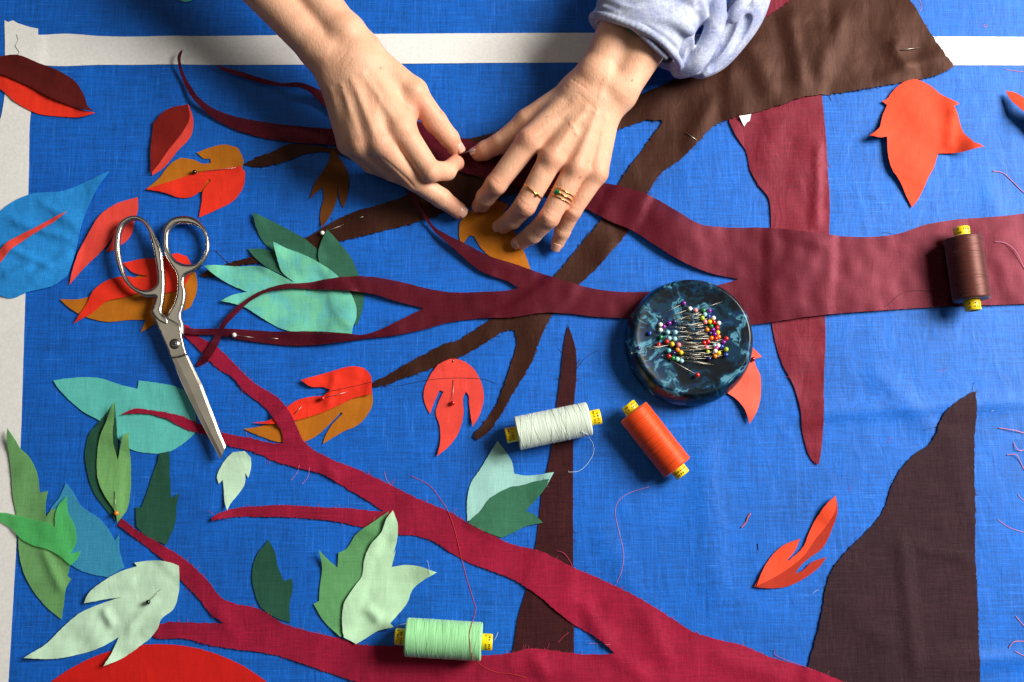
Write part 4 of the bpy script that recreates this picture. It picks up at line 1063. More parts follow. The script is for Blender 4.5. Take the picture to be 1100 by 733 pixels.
def z5(pts): return [(110 + x * 0.2046, 220 + y * 0.2046) for x, y in pts]
def z6(pts): return [(150 + x * 0.2594, 310 + y * 0.2594) for x, y in pts]
sc0 = W(188, 365, SZ)
SCI = root("scissors", (sc0[0], sc0[1], SZ), "open silver metal tailor scissors lying over the leaves and branch tips", "scissors")
# lower half: round handle, shank and the blade underneath
outerR = z5([(420, 62), (370, 73), (330, 115), (318, 180), (325, 250), (355, 310), (385, 355), (395, 420), (380, 510), (340, 585), (330, 610), (360, 660), (430, 690), (425, 620), (415, 590), (428, 540), (440, 470), (430, 400), (436, 380), (490, 350), (535, 300), (562, 240), (560, 180), (537, 120), (490, 76), (450, 62)])
innerR = z5([(440, 102), (390, 107), (357, 140), (347, 200), (362, 260), (402, 303), (450, 316), (498, 308), (533, 262), (543, 210), (530, 150), (490, 112)])
slab("round_handle", outerR, innerR, M["steel"], SCI, SZ + 2.6, SZ + 7.2, 1.5, 4.0)
# upper half: long handle and shank
outerL = z5([(150, 62), (100, 90), (72, 150), (64, 220), (72, 290), (95, 360), (130, 420), (180, 462), (240, 487), (283, 484), (272, 520), (256, 562), (290, 610), (350, 640), (345, 600), (318, 570), (324, 500), (330, 420), (324, 330), (312, 240), (282, 170), (250, 110), (220, 77), (190, 62)])
innerL = z5([(165, 82), (122, 105), (98, 160), (94, 230), (107, 310), (128, 378), (162, 424), (210, 449), (262, 444), (287, 420), (290, 370), (278, 290), (260, 200), (233, 120), (203, 90)])
slab("long_handle", outerL, innerL, M["steel"], SCI, SZ + 5.8, SZ + 10.4, 1.5, 4.0)
# the pivot plate and upper blade
plate = z6([(55, 100), (72, 150), (90, 190), (112, 240), (131, 290), (160, 287), (196, 276), (190, 255), (176, 200), (165, 152), (140, 134), (112, 118), (92, 100), (75, 92)])
slab("pivot_plate", plate, None, M["blade"], SCI, SZ + 7.0, SZ + 10.6, 0.5, 2.5, corner=40)
blade = z6([(132, 292), (148, 318), (190, 413), (230, 503), (285, 608), (335, 706), (347, 694), (357, 652), (330, 588), (295, 493), (260, 400), (228, 320), (200, 277), (165, 286)])
p0 = W(*z6([(148, 300)])[0], SZ + 8)[:2]; p1 = W(*z6([(345, 690)])[0], SZ + 8)[:2]
dn = (p1 - p0) / np.linalg.norm(p1 - p0); nn = np.array([-dn[1], dn[0]])
def grind(P):
    s = (P - p0) @ nn
    s = s if ((W(217.4, 413.8, SZ + 8)[:2] - p0) @ nn) > 0 else -s
    return -0.55 * np.clip(s - 9.5, 0, 10) - 0.12 * np.clip(2.5 - s, 0, 6)
def ground_blade(zb):
    rows = []
    Ls = [(133, 292), (190, 413), (230, 503), (285, 608), (335, 706)]
    Rs = [(200, 277), (260, 400), (295, 493), (330, 588), (357, 652)]
    for (l, r), k in zip(zip(Ls, Rs), (0, .33, .55, .8, 1.0)):
        l = np.array(z6([l])[0]); r = np.array(z6([r])[0])
        rows.append([W(*(l + (r - l) * f), zb + h) for f, h in ((0, 0.9), (0.02, 1.9), (0.27, 2.5), (0.86 - 0.1 * k, 2.5), (0.985, 1.2), (1.0, 0.6))])
    V, F = [], []
    for i, rw in enumerate(rows):
        V += rw
        V += [rw[-1] * [1, 1, 0] + [0, 0, zb], rw[0] * [1, 1, 0] + [0, 0, zb]]
    # split every facet so that each stays flat
    n = 8
    V2 = []
    for i in range(len(rows) - 1):
        for j in range(n):
            q = [V[i * n + j], V[i * n + (j + 1) % n], V[(i + 1) * n + (j + 1) % n], V[(i + 1) * n + j]]
            b = len(V2); V2 += q; F.append((b, b + 1, b + 2, b + 3)[::-1])
    for e, rv in ((0, False), (len(rows) - 1, True)):
        b = len(V2); V2 += V[e * n:(e + 1) * n]
        F.append(tuple(range(b, b + n)) if not rv else tuple(range(b + n - 1, b - 1, -1)))
    return mesh_obj("blade", V2, F, M["blade"], SCI, smooth=False)
ground_blade(SZ + 6.4)
under = z6([(150, 330), (232, 510), (334, 706), (340, 700), (336, 640), (240, 420), (190, 285), (170, 200), (120, 220)])
slab("blade", under, None, M["blade"], SCI, SZ + 3.6, SZ + 5.2, 0.0, 2.0, corner=40)
sw = W(*z6([(145, 230)])[0], SZ + 11)
mb = MB().add(lathe_geo([(0.01, 2.6), (2.2, 2.5), (4.2, 1.9), (5.6, 0.7), (5.9, -0.6), (5.9, -3)][::-1], (sw[0], sw[1], SZ + 10.9), (0, 0, 1), 32))
scw = mb.build("pivot_screw", M["blade"], SCI)
g = lathe_geo([(0.01, 0.5), (1.6, 0.45), (2.0, 0), (2.0, -1)][::-1], (sw[0], sw[1], SZ + 13.4), (0, 0, 1), 20)
mesh_obj("screw_slot", g[0], g[1], M["darkstone"], scw)
# ------------------------------------------------------------------ hands: one smooth surface grown round the bones
class Field:
    def __init__(s, lo, hi, step=1.0):
        s.lo = np.asarray(lo, float); s.step = step
        s.n = np.ceil((np.asarray(hi, float) - s.lo) / step).astype(int) + 1
    def empty(s): return np.full(tuple(s.n), 60.0, dtype=np.float32)
    def block(s, pts, m):
        pts = np.asarray(pts, float)
        a = np.maximum(0, np.floor((pts.min(0) - m - s.lo) / s.step).astype(int))
        b = np.minimum(s.n, np.ceil((pts.max(0) + m - s.lo) / s.step).astype(int) + 1)
        if (b <= a).any(): return None
        ax = [s.lo[i] + s.step * np.arange(a[i], b[i], dtype=np.float32) for i in range(3)]
        G = np.meshgrid(*ax, indexing="ij", sparse=True)
        return tuple(slice(a[i], b[i]) for i in range(3)), G
    def cone(s, F, a, b, ra, rb, k=4.0, sub=False, flat=None):
        """blend in a tapered rod; flat=(n, f) squeezes it along direction n"""
        m = max(ra, rb) + k + 14
        bl = s.block([a, b], m)
        if bl is None: return
        sl, G = bl
        a = np.asarray(a, float); d = np.asarray(b, float) - a
        L2 = float(d @ d) + 1e-9
        q = [G[i].astype(np.float32) - a[i] for i in range(3)]
        t = np.clip((q[0] * d[0] + q[1] * d[1] + q[2] * d[2]) / L2, 0, 1)
        e = [q[i] - t * d[i] for i in range(3)]
        if flat is not None:
            n, f = flat
            dotn = e[0] * n[0] + e[1] * n[1] + e[2] * n[2]
            r = np.sqrt(np.maximum(e[0] ** 2 + e[1] ** 2 + e[2] ** 2 + dotn ** 2 * (f * f - 1), 0))
        else:
            r = np.sqrt(e[0] ** 2 + e[1] ** 2 + e[2] ** 2)
        D_ = (r - (ra + (rb - ra) * t)).astype(np.float32)
        cur = F[sl]
        if sub:
            D_ = -D_
            h = np.clip(0.5 - 0.5 * (cur - D_) / k, 0, 1)
            F[sl] = cur * (1 - h) + D_ * h + k * h * (1 - h)
        else:
            h = np.clip(0.5 + 0.5 * (D_ - cur) / k, 0, 1)
            F[sl] = D_ * (1 - h) + cur * h - k * h * (1 - h)
    def bump(s, F, a, b, r, amt):
        """raise (amt>0) or groove (amt<0) the surface along a line"""
        bl = s.block([a, b], r * 2.6)
        if bl is None: return
        sl, G = bl
        a = np.asarray(a, float); d = np.asarray(b, float) - a
        L2 = float(d @ d) + 1e-9
        q = [G[i].astype(np.float32) - a[i] for i in range(3)]
        t = np.clip((q[0] * d[0] + q[1] * d[1] + q[2] * d[2]) / L2, 0, 1)
        e2 = sum((q[i] - t * d[i]) ** 2 for i in range(3))
        F[sl] -= (amt * np.exp(-e2 / (r * r))).astype(np.float32)

def smin(a, b, k):
    h = np.clip(0.5 + 0.5 * (b - a) / k, 0, 1)
    return b * (1 - h) + a * h - k * h * (1 - h)

def surface(fl, F):
    """quads on the zero level of the field"""
    ins = F < 0
    c = [(0, 0, 0), (1, 0, 0), (0, 1, 0), (1, 1, 0), (0, 0, 1), (1, 0, 1), (0, 1, 1), (1, 1, 1)]
    n = np.array(F.shape) - 1
    def sh(A, o): return A[o[0]:o[0] + n[0], o[1]:o[1] + n[1], o[2]:o[2] + n[2]]
    cnt = sum(sh(ins, o).astype(np.int8) for o in c)
    mask = (cnt > 0) & (cnt < 8)
    cells = np.argwhere(mask)
    idx = np.full(mask.shape, -1, dtype=np.int64); idx[mask] = np.arange(len(cells))
    acc = np.zeros((len(cells), 3)); num = np.zeros(len(cells))
    val = [F[cells[:, 0] + o[0], cells[:, 1] + o[1], cells[:, 2] + o[2]].astype(float) for o in c]
    for i in range(8):
        for j in range(i + 1, 8):
            if sum(abs(c[i][q] - c[j][q]) for q in range(3)) != 1: continue
            cr = (val[i] < 0) != (val[j] < 0)
            t = np.where(cr, val[i] / (val[i] - val[j] + 1e-20), 0)
            p = np.array(c[i])[None] + t[:, None] * (np.array(c[j]) - np.array(c[i]))[None]
            acc += np.where(cr[:, None], p, 0); num += cr
    V = fl.lo + fl.step * (cells + acc / num[:, None])
    Q = []
    for ax in range(3):
        o = [0, 0, 0]; o[ax] = 1
        a = ins[:-1] if ax == 0 else ins[:, :-1] if ax == 1 else ins[:, :, :-1]
        b = ins[1:] if ax == 0 else ins[:, 1:] if ax == 1 else ins[:, :, 1:]
        e = np.argwhere(a != b)
        u, v = [(1, 2), (2, 0), (0, 1)][ax]
        ok = (e[:, u] > 0) & (e[:, v] > 0) & (e[:, u] < n[u]) & (e[:, v] < n[v])
        e = e[ok]
        fs = a[e[:, 0], e[:, 1], e[:, 2]]
        def cell(du, dv):
            k = e.copy(); k[:, u] -= du; k[:, v] -= dv
            return idx[k[:, 0], k[:, 1], k[:, 2]]
        q = np.stack([cell(1, 1), cell(0, 1), cell(0, 0), cell(1, 0)], 1)
        q[~fs] = q[~fs][:, ::-1]
        Q.append(q)
    Q = np.concatenate(Q)
    Q = Q[(Q >= 0).all(1)]
    return V, Q

def relax(V, Q, it=2, lam=0.5):
    E = np.concatenate([Q[:, [0, 1]], Q[:, [1, 2]], Q[:, [2, 3]], Q[:, [3, 0]]])
    for k in range(it * 2):
        acc = np.zeros_like(V); n = np.zeros(len(V))
        for a, b in ((0, 1), (1, 0)):
            np.add.at(acc, E[:, a], V[E[:, b]]); np.add.at(n, E[:, a], 1)
        d = acc / np.maximum(n, 1)[:, None] - V
        V = V + (lam if k % 2 == 0 else -lam * 1.04) * d
    return V

def hand(spec, lo, hi, parent, name, label):
    fl = Field(lo, hi, 1.0)
    J = {k: (W(*v[:3]), v[3]) for k, v in spec["joints"].items()}
    P = lambda k: J[k][0]
    R = lambda k: J[k][1] * (1.035 if k[0] in 'imrpt' and k[1] in '1234' else 1.0)
    palm = fl.empty()
    for a, b, k in spec["palm"]:
        fl.cone(palm, P(a), P(b), R(a), R(b), k)
    tot = palm
    for chain, kroot in spec["fingers"]:
        f = fl.empty()
        for a, b in zip(chain[:-1], chain[1:]):
            fl.cone(f, P(a), P(b), R(a), R(b), 3.0)
        # soft pads and knuckles
        for q in spec.get("pads", ()):
            if q[0] in chain:
                fl.cone(f, P(q[0]) + np.array(q[1]), P(q[0]) + np.array(q[1]) + 0.1, q[2], q[2], 3.0)
        f = smin(f, palm, kroot)
        tot = smin(tot, f, 1.2)
    for (a, b, r, amt) in spec.get("bumps", ()):
        fl.bump(tot, W(*a), W(*b), r * 1.15, amt * 0.65)
    # creases over the finger joints, across the back of each finger
    for (pa, pj, pb, w) in spec.get("creases", ()):
        a, j, b = P(pa), P(pj), P(pb)
        t = (b - a); t /= np.linalg.norm(t)
        up = np.array([0, 0, 1.0]) if "crup" not in spec else np.array(spec["crup"])
        side = np.cross(t, up); side /= np.linalg.norm(side)
        nrm = np.cross(side, t); nrm /= np.linalg.norm(nrm)
        rj = R(pj)
        rs = np.random.default_rng(len(pj) + int(a[0]) % 17)
        fl.bump(tot, j + nrm * rj * 0.9, j + nrm * rj * 0.9 + t * 0.1, rj * 0.75, 0.9)
        for o in np.linspace(-4.2, 4.2, 5):
            o = o + rs.uniform(-.5, .5)
            arc = []
            for ph in np.linspace(-0.75, 0.75, 5):
                ph = ph * rs.uniform(0.7, 1.0)
                arc.append(j + t * (o * (1 + 0.25 * abs(ph))) + (nrm * math.cos(ph) + side * math.sin(ph)) * (rj + 0.3))
            for u, v in zip(arc[:-1], arc[1:]):
                fl.bump(tot, u, v, 0.9, -0.42 * w)
    for (a, b, c_, r, d_) in spec.get("lines", ()):
        pts = catmull([W(*a), W(*b), W(*c_)], 6)
        for u, v in zip(pts[:-1], pts[1:]):
            fl.bump(tot, u, v, r, d_)
    V, Q = surface(fl, tot)
    V = relax(V, Q, 2, 0.45)
    o = mesh_obj(name, V, Q, M["skin"], parent)
    if label: o["label"] = label
    at = o.data.attributes.new("flush", "FLOAT", "POINT")
    fx = np.zeros(len(V))
    for (pos, r, amt) in spec["flush"]:
        c = P(pos) if isinstance(pos, str) else W(*pos)
        fx = np.maximum(fx, amt * np.exp(-((V - c) ** 2).sum(1) / (r * r)))
    at.data.foreach_set("value", fx.astype(np.float32))
    # nails
    for (ka, kb, nvec, Ln, half, off) in spec["nails"]:
        a, b = P(ka), P(kb)
        t = (b - a) / np.linalg.norm(b - a)
        nrm = np.array(nvec, float); nrm -= (nrm @ t) * t; nrm /= np.linalg.norm(nrm)
        sd = np.cross(t, nrm)
        r1 = R(kb)
        nu, nv = 11, 13
        V2, F2 = [], []
        for j in range(nv):
            s = j / (nv - 1)
            ax = b + t * (off - Ln * 0.5 + Ln * s + r1 * 0.45)
            wd = half * (1 - 0.28 * (1 - min(1, s / 0.3)) ** 2) * (1 if s < 0.86 else math.sqrt(max(0.05, 1 - ((s - 0.86) / 0.145) ** 2)))
            rad = r1 + 0.25 - 1.15 * max(0, s - 0.25) ** 1.5
            for i in range(nu):
                ph = (i / (nu - 1) * 2 - 1) * wd
                V2.append(ax + (nrm * math.cos(ph) + sd * math.sin(ph)) * (rad + 0.25 * math.cos(ph) - 0.5 * (abs(i / (nu - 1) * 2 - 1)) ** 4))
        m2 = len(V2)
        V2 = V2 + [p - nrm * 0.6 for p in V2]
        for j in range(nv - 1):
            for i in range(nu - 1):
                q = (j * nu + i, j * nu + i + 1, (j + 1) * nu + i + 1, (j + 1) * nu + i)
                F2.append(q[::-1]); F2.append(tuple(x + m2 for x in q))
        ring = [i for i in range(nu)] + [j * nu + nu - 1 for j in range(1, nv)] + [(nv - 1) * nu + i for i in range(nu - 2, -1, -1)] + [j * nu for j in range(nv - 2, 0, -1)]
        for u, v in zip(ring, ring[1:] + ring[:1]):
            F2.append((u, v, v + m2, u + m2))
        mesh_obj("fingernail", V2, F2, M["nail"], o)
    return o, P, R, fl, tot

PERSON = root("person", W(560, -20, 0), "person in a rolled pale denim sleeve pinning cloth with both hands, forearms reaching in", "person")

# the pinching hand (no ring)
H1 = dict(
    joints=dict(
        ua=(205, -95, 92, 27), ub=(345, 55, 74, 20), ra=(240, -130, 96, 27), rb=(371, 38, 76, 19.5),
        wc=(360, 62, 76, 20),
        i0=(388, 65, 77, 16), i1=(431, 140, 66, 14.2), wb=(436, 122, 58, 10), m0=(376, 68, 79, 16), m1=(408, 154, 69, 12.8), r0=(366, 73, 76, 16), r1=(388, 156, 63, 12.4), p0=(357, 80, 71, 15), p1=(375, 154, 53, 11.6),
        t0=(388, 57, 70, 18), t1=(444, 99, 62, 13.2), t2=(468, 131, 47, 11.8), t3=(483, 149, 35, 10), t4=(489.5, 158, 29, 7.8),
        i2=(462, 184, 54, 11.2), i3=(480, 184, 38, 9.4), i4=(489, 174.5, 28, 7.6),
        m2=(446, 194, 42, 11.2), m3=(474, 213, 24, 10.2), m4=(492, 226, 13, 8.6),
        r2=(424, 184, 33, 11), r3=(446, 196, 16, 9.5), r4=(436, 190, 8, 8.2),
        p2=(399, 176, 28, 9.8), p3=(420, 186, 13, 8.4), p4=(412, 178, 7, 7.4)),
    palm=[("ua", "ub", 6), ("ra", "rb", 8), ("ub", "p0", 9), ("rb", "i0", 9), ("wc", "m0", 9), ("i0", "i1", 9), ("m0", "m1", 9), ("r0", "r1", 9), ("p0", "p1", 9), ("t0", "t1", 10), ("i0", "t0", 9), ("rb", "t0", 9), ("t0", "wb", 9), ("wb", "t1", 6), ("wb", "i1", 6)],
    fingers=[(["i1", "i2", "i3", "i4"], 5), (["m1", "m2", "m3", "m4"], 5), (["r1", "r2", "r3", "r4"], 5), (["p1", "p2", "p3", "p4"], 5), (["t1", "t2", "t3", "t4"], 5)],
    pads=[("t4", (-2, -1, -2), 7.6), ("i4", (2, -1, -1.5), 7.6), ("m4", (0, 0, -1), 8.6)],
    bumps=[((430, 138, 80), (431, 139, 80), 9, 2.2), ((407, 153, 82), (408, 154, 82), 8, 2.0), ((387, 155, 75), (388, 156, 75), 8, 1.6), ((371, 150, 64), (372, 152, 64), 8, 1.2),
           ((390, 80, 92), (427, 134, 81), 3.2, 1.3), ((378, 86, 93), (402, 144, 83), 3.2, 1.3), ((366, 92, 90), (387, 148, 76), 3.0, 1.2), ((355, 96, 83), (372, 145, 64), 2.6, 1.0),
           ((352, 66, 92), (346, 60, 91), 9, 1.8), ((366, 24, 96), (372, 30, 95), 12, 1.0),
           ((392, 98, 89), (397, 132, 82), 5, -1.4), ((380, 105, 89), (388, 138, 80), 5, -1.3), ((366, 108, 83), (377, 140, 70), 4.5, -1.0),
           ((398, 84, 90), (408, 104, 87), 1.8, 0.55), ((408, 104, 87), (404, 122, 84), 1.8, 0.55),
           ((462, 186, 65), (463, 187, 65), 6, 1.0), ((446, 100, 76), (447, 101, 76), 7, 1.0)],
    creases=[("t1", "t2", "t4", 0.8), ("i1", "i2", "i3", 0.4), ("m2", "m3", "m4", 0.7)],
    lines=[((346, 86, 92), (362, 78, 97), (380, 62, 97), 1.1, -0.35), ((343, 80, 92), (358, 70, 97), (374, 56, 97), 1.1, -0.3), ((447, 117, 62), (441, 124, 66), (432, 126, 74), 1.6, -0.5),
           ((410, 170, 72), (430, 186, 60), (446, 201, 48), 1.6, -0.6)],
    flush=[("i1", 16, 0.4), ("m1", 16, 0.45), ("r1", 14, 0.45), ("p1", 14, 0.4), ("t2", 14, 0.3), ("t4", 15, 0.55), ("i4", 15, 0.65), ("i2", 13, 0.4), ("m4", 15, 0.55), ("m2", 12, 0.35), ((447, 120, 62), 14, 0.7), ((455, 146, 50), 14, 0.6)],
    nails=[("t3", "t4", (0.35, 0.5, 1.0), 10.5, 0.86, -1.0), ("m3", "m4", (0.55, -0.3, 1.0), 9.5, 0.85, -0.5)])
lo = W(235, 262, 0); hi = W(525, -60, 0)
_o1, _P1, _R1, _, _ = hand(H1, (lo[0], lo[1] , 0.5), (hi[0], hi[1], 124), PERSON, "hand", "bare hand pinching a pin between thumb and forefinger")

# the spread hand with the rings
H2 = dict(
    joints=dict(
        ra=(735, -110, 84, 27), rb=(640, 84, 60, 20), ua=(775, -80, 82, 27), ub=(662, 101, 58, 19.5),
        wc=(650, 94, 60, 19),
        i0=(622, 104, 58, 16), i1=(569, 151, 60, 12.8), m0=(634, 108, 61, 16), m1=(593, 169, 62, 12.6), r0=(643, 113, 60, 15.5), r1=(619, 180, 58, 12.2), p0=(651, 119, 54, 14.5), p1=(640.5, 186, 49, 11.4),
        t0=(622, 98, 48, 17), t1=(567, 131, 38, 13), t2=(538, 153.5, 26, 10.8), t3=(521, 162, 18, 10), t4=(514.5, 165, 15, 8.4),
        i2=(533, 198, 47, 11), i3=(522, 212, 25, 9.8), i4=(517.5, 219, 12.5, 8.8),
        m2=(564, 221, 50, 11), m3=(550, 236, 26, 9.8), m4=(540.5, 242, 12.5, 8.6),
        r2=(590, 234, 46, 10.5), r3=(572, 252, 24, 9.4), r4=(560.5, 259.5, 12, 8.4),
        p2=(615, 227, 38, 9.0), p3=(604, 249, 21, 8.1), p4=(599, 261.5, 12, 7.0)),
    palm=[("ra", "rb", 6), ("ua", "ub", 8), ("rb", "i0", 9), ("ub", "p0", 9), ("wc", "m0", 9), ("i0", "i1", 9), ("m0", "m1", 9), ("r0", "r1", 9), ("p0", "p1", 9), ("t0", "t1", 11), ("rb", "t0", 9), ("t0", "i0", 9)],
    fingers=[(["i1", "i2", "i3", "i4"], 5), (["m1", "m2", "m3", "m4"], 5), (["r1", "r2", "r3", "r4"], 5), (["p1", "p2", "p3", "p4"], 5), (["t1", "t2", "t3", "t4"], 5)],
    pads=[("i4", (1, 0, -0.5), 8.6), ("m4", (1, 0, -0.5), 8.4)],
    bumps=[((568, 149, 73), (569, 150, 73), 9, 2.6), ((592, 168, 75), (593, 169, 75), 9, 2.2), ((619, 179, 70), (619, 180, 70), 8, 2.0), ((642, 185, 60), (642, 186, 60), 8, 1.8),
           ((617, 112, 75), (576, 145, 74), 3.4, 1.7), ((630, 116, 78), (597, 162, 76), 3.2, 1.5), ((641, 122, 77), (619, 172, 71), 3.2, 1.5), ((651, 126, 70), (640, 178, 61), 2.8, 1.2),
           ((605, 130, 76), (586, 152, 74), 5.5, -1.8), ((625, 138, 77), (609, 166, 73), 5.5, -1.7), ((643, 146, 71), (633, 174, 66), 5, -1.5),
           ((684, 92, 76), (685, 93, 76), 9, 2.6), ((612, 132, 77), (620, 144, 75), 2.0, 0.9), ((620, 144, 75), (613, 158, 74), 2.0, 0.9), ((640, 124, 77), (628, 132, 77), 2.0, 0.7),
           ((655, 70, 82), (640, 118, 79), 3, 0.7), ((582, 178, 72), (586, 184, 68), 5, -1.4), ((606, 186, 68), (609, 192, 64), 5, -1.2)],
    creases=[("i1", "i2", "i3", 1.0), ("m1", "m2", "m3", 1.0), ("r1", "r2", "r3", 1.0), ("p1", "p2", "p3", 1.0), ("i2", "i3", "i4", 0.6), ("p2", "p3", "p4", 0.6), ("t1", "t2", "t4", 0.6)],
    lines=[((606, 92, 70), (628, 106, 80), (648, 128, 76), 1.1, -0.5), ((612, 84, 72), (636, 100, 82), (660, 122, 76), 1.1, -0.42), ((616, 100, 76), (634, 116, 80), (650, 138, 74), 1.0, -0.3), ((590, 100, 56), (600, 96, 62), (612, 88, 68), 1.2, -0.35)],
    flush=[("i1", 16, 0.6), ("m1", 16, 0.6), ("r1", 15, 0.55), ("p1", 14, 0.5), ("i2", 14, 0.55), ("m2", 14, 0.6), ("r2", 13, 0.6), ("p2", 13, 0.6), ("i4", 14, 0.5), ("m4", 14, 0.5), ("r4", 13, 0.5), ("p4", 13, 0.5), ("t4", 16, 0.5), ((630, 82, 72), 12, 0.3)],
    nails=[("p3", "p4", (0.1, 0.1, 1.0), 10.0, 0.9, -0.5), ("r3", "r4", (-0.2, 0.0, 1.0), 9.0, 0.9, 0.6), ("t3", "t4", (-0.1, 0.75, 0.9), 10, 0.86, -1.0), ("i3", "i4", (-0.9, -0.2, 0.7), 8, 0.85, 0.6), ("m3", "m4", (-0.6, 0.0, 0.7), 8, 0.85, 1.0)])
lo = W(490, 292, 0); hi = W(760, -60, 0)
_o2, _P2, _R2, _fl2, _tot2 = hand(H2, (lo[0], lo[1], 0.5), (hi[0] + 20, hi[1], 116), PERSON, "hand", "hand wearing gold rings, fingertips resting on the cloth")

# ------------------------------------------------------------------ rings
def torus_geo(c, ax, R_, r, nu=48, nv=8, sq=1.0):
    ax = np.asarray(ax, float); ax /= np.linalg.norm(ax)
    u = np.cross(ax, [0, 0, 1.0]); u /= np.linalg.norm(u); w = np.cross(u, ax)
    V, F = [], []
    for i in range(nu):
        a = 2 * math.pi * i / nu
        e = math.cos(a) * u + math.sin(a) * w
        for j in range(nv):
            b = 2 * math.pi * j / nv
            V.append(np.asarray(c) + e * (R_ + r * math.cos(b)) + ax * r * sq * math.sin(b))
    for i in range(nu):
        for j in range(nv):
            F.append((i * nv + j, i * nv + (j + 1) % nv, ((i + 1) % nu) * nv + (j + 1) % nv, ((i + 1) % nu) * nv + j))
    return V, F, u, w
def ring(k0, k1, t, r, label, stone=None, sq=1.2, tilt=(0, 0, 0), ang=0.0):
    a, b = _P2(k0), _P2(k1)
    c = a + (b - a) * t
    d = (b - a) / np.linalg.norm(b - a)
    fr = _R2(k0) + (_R2(k1) - _R2(k0)) * t
    g = torus_geo(c, d + np.array(tilt), fr + 0.5 + r * 0.6, r, sq=sq)
    p = root("gold_ring", c, label, "ring", "gold rings on the spread hand")
    bnd = mesh_obj("band", g[0], g[1], M["gold"], p)
    u, w = g[2], g[3]
    if w[2] < 0: w = -w
    if stone:
        e = w * math.cos(ang) + u * math.sin(ang)
        s = np.cross(d, e)
        q = c + e * (fr + 1.6)
        Mx = np.stack([s, d, e], 1)
        mat, sz = stone
        g = lathe_geo([(sz[0] * 0.7, -1.2), (sz[0] * 1.25, 0.2), (sz[0] * 1.2, 0.9), (sz[0] * 0.98, 0.7)], (0, 0, 0), (0, 0, 1), 24)
        vv = [q + Mx @ (np.array([v[0], v[1] * sz[1] / sz[0], v[2]])) for v in g[0]]
        bz = mesh_obj("setting", vv, g[1], M["gold"], p)
        g = lathe_geo([(sz[0], 0.2), (sz[0] * 0.92, 1.2), (sz[0] * 0.55, 2.0), (0.01, 2.1)], (0, 0, 0), (0, 0, 1), 10)
        vv = [q + Mx @ (np.array([v[0], v[1] * sz[1] / sz[0], v[2]])) for v in g[0]]
        mesh_obj("stone", vv, g[1], mat, p, smooth=False)
ring("m1", "m2", 0.70, 0.6, "thin gold ring with a tiny dark stone on the middle finger", (M["darkstone"], (1.4, 1.2)), tilt=(0.0, 0.25, 0), ang=-0.62)
ring("r1", "r2", 0.55, 0.62, "gold ring with an oval green stone on the ring finger", (M["emerald"], (3.4, 2.6)), sq=1.4, ang=0.35)
ring("r1", "r2", 0.475, 0.42, "thin plain gold band stacked on the knuckle side of the green stone ring")
ring("r1", "r2", 0.62, 0.42, "thin plain gold band stacked on the fingertip side of the green stone ring")

# the held pin
a, b = W(492, 165.5, 27), W(521, 158.6, 22)
hp = root("pin", a, "pin shaft held between the thumbs and forefinger of the two hands", "pin")
MB().add(tube_geo(np.array([a, (a + b) / 2, b]), 0.5, 8)).build("needle", M["needle"], hp)

# ------------------------------------------------------------------ the rolled denim sleeve
fl = Field(W(610, 112, 0)[:2].tolist() + [6], (W(850, -80, 0)[0], W(850, -80, 0)[1], 132), 1.0)
A = W(770, -110, 82); B = W(682, 46, 62)
d = (B - A) / np.linalg.norm(B - A)
n1 = np.cross(d, [0, 0, 1.0]); n1 /= np.linalg.norm(n1)
if n1[0] < 0: n1 = -n1
n2 = np.cross(n1, d); n2 = n2 if n2[2] > 0 else -n2
ax = [fl.lo[i] + fl.step * np.arange(fl.n[i]) for i in range(3)]
X, Y, Z = np.meshgrid(*ax, indexing="ij", sparse=True)
X = X - B[0]; Y = Y - B[1]; Z = Z - B[2]
t = X * d[0] + Y * d[1] + Z * d[2]
u = X * n1[0] + Y * n1[1] + Z * n1[2]
v = X * n2[0] + Y * n2[1] + Z * n2[2]
ang = np.arctan2(v, u)
# folds running round the cuff, drawn by wandering waves
wv = t + 6 * np.sin(ang * 2 + 0.7) + 5 * np.sin(u * 0.05 + 1.0)
fold = 1.5 * np.sin(wv * 0.21 + 1.2 * np.sin(ang * 3)) + 1.1 * np.sin(wv * 0.37 + u * 0.06) + 0.8 * np.sin(u * 0.17 + t * 0.12)
fold = fold * np.clip((-6 - t) / 20, 0, 1)
cuff = 3.2 / (1 + np.exp(-(t + 36) / 1.2))
Ru = 52 + cuff + fold; Rv = 40 + cuff * 0.9 + fold
tube = (np.sqrt((u / Ru) ** 2 + (v / Rv) ** 2) - 1) * np.minimum(Ru, Rv)
inner = (np.sqrt((u / (Ru - 11.0)) ** 2 + (v / (Rv - 10.0)) ** 2) - 1) * np.minimum(Ru, Rv)
end = t + 1.5 * np.sin(u * 0.07 + 0.5) - 0.0
body = -smin(-tube, -end, 4.0)          # rounded end
shell = -smin(-body, -(-np.maximum(inner, -(t + 60))), 2.0)
F = shell.astype(np.float32)
def rod(pts, r, k, sub=False):
    C = catmull([W(*p) for p in pts], 6)
    for a_, b_ in zip(C[:-1], C[1:]): fl.cone(F, a_, b_, r, r, k, sub)
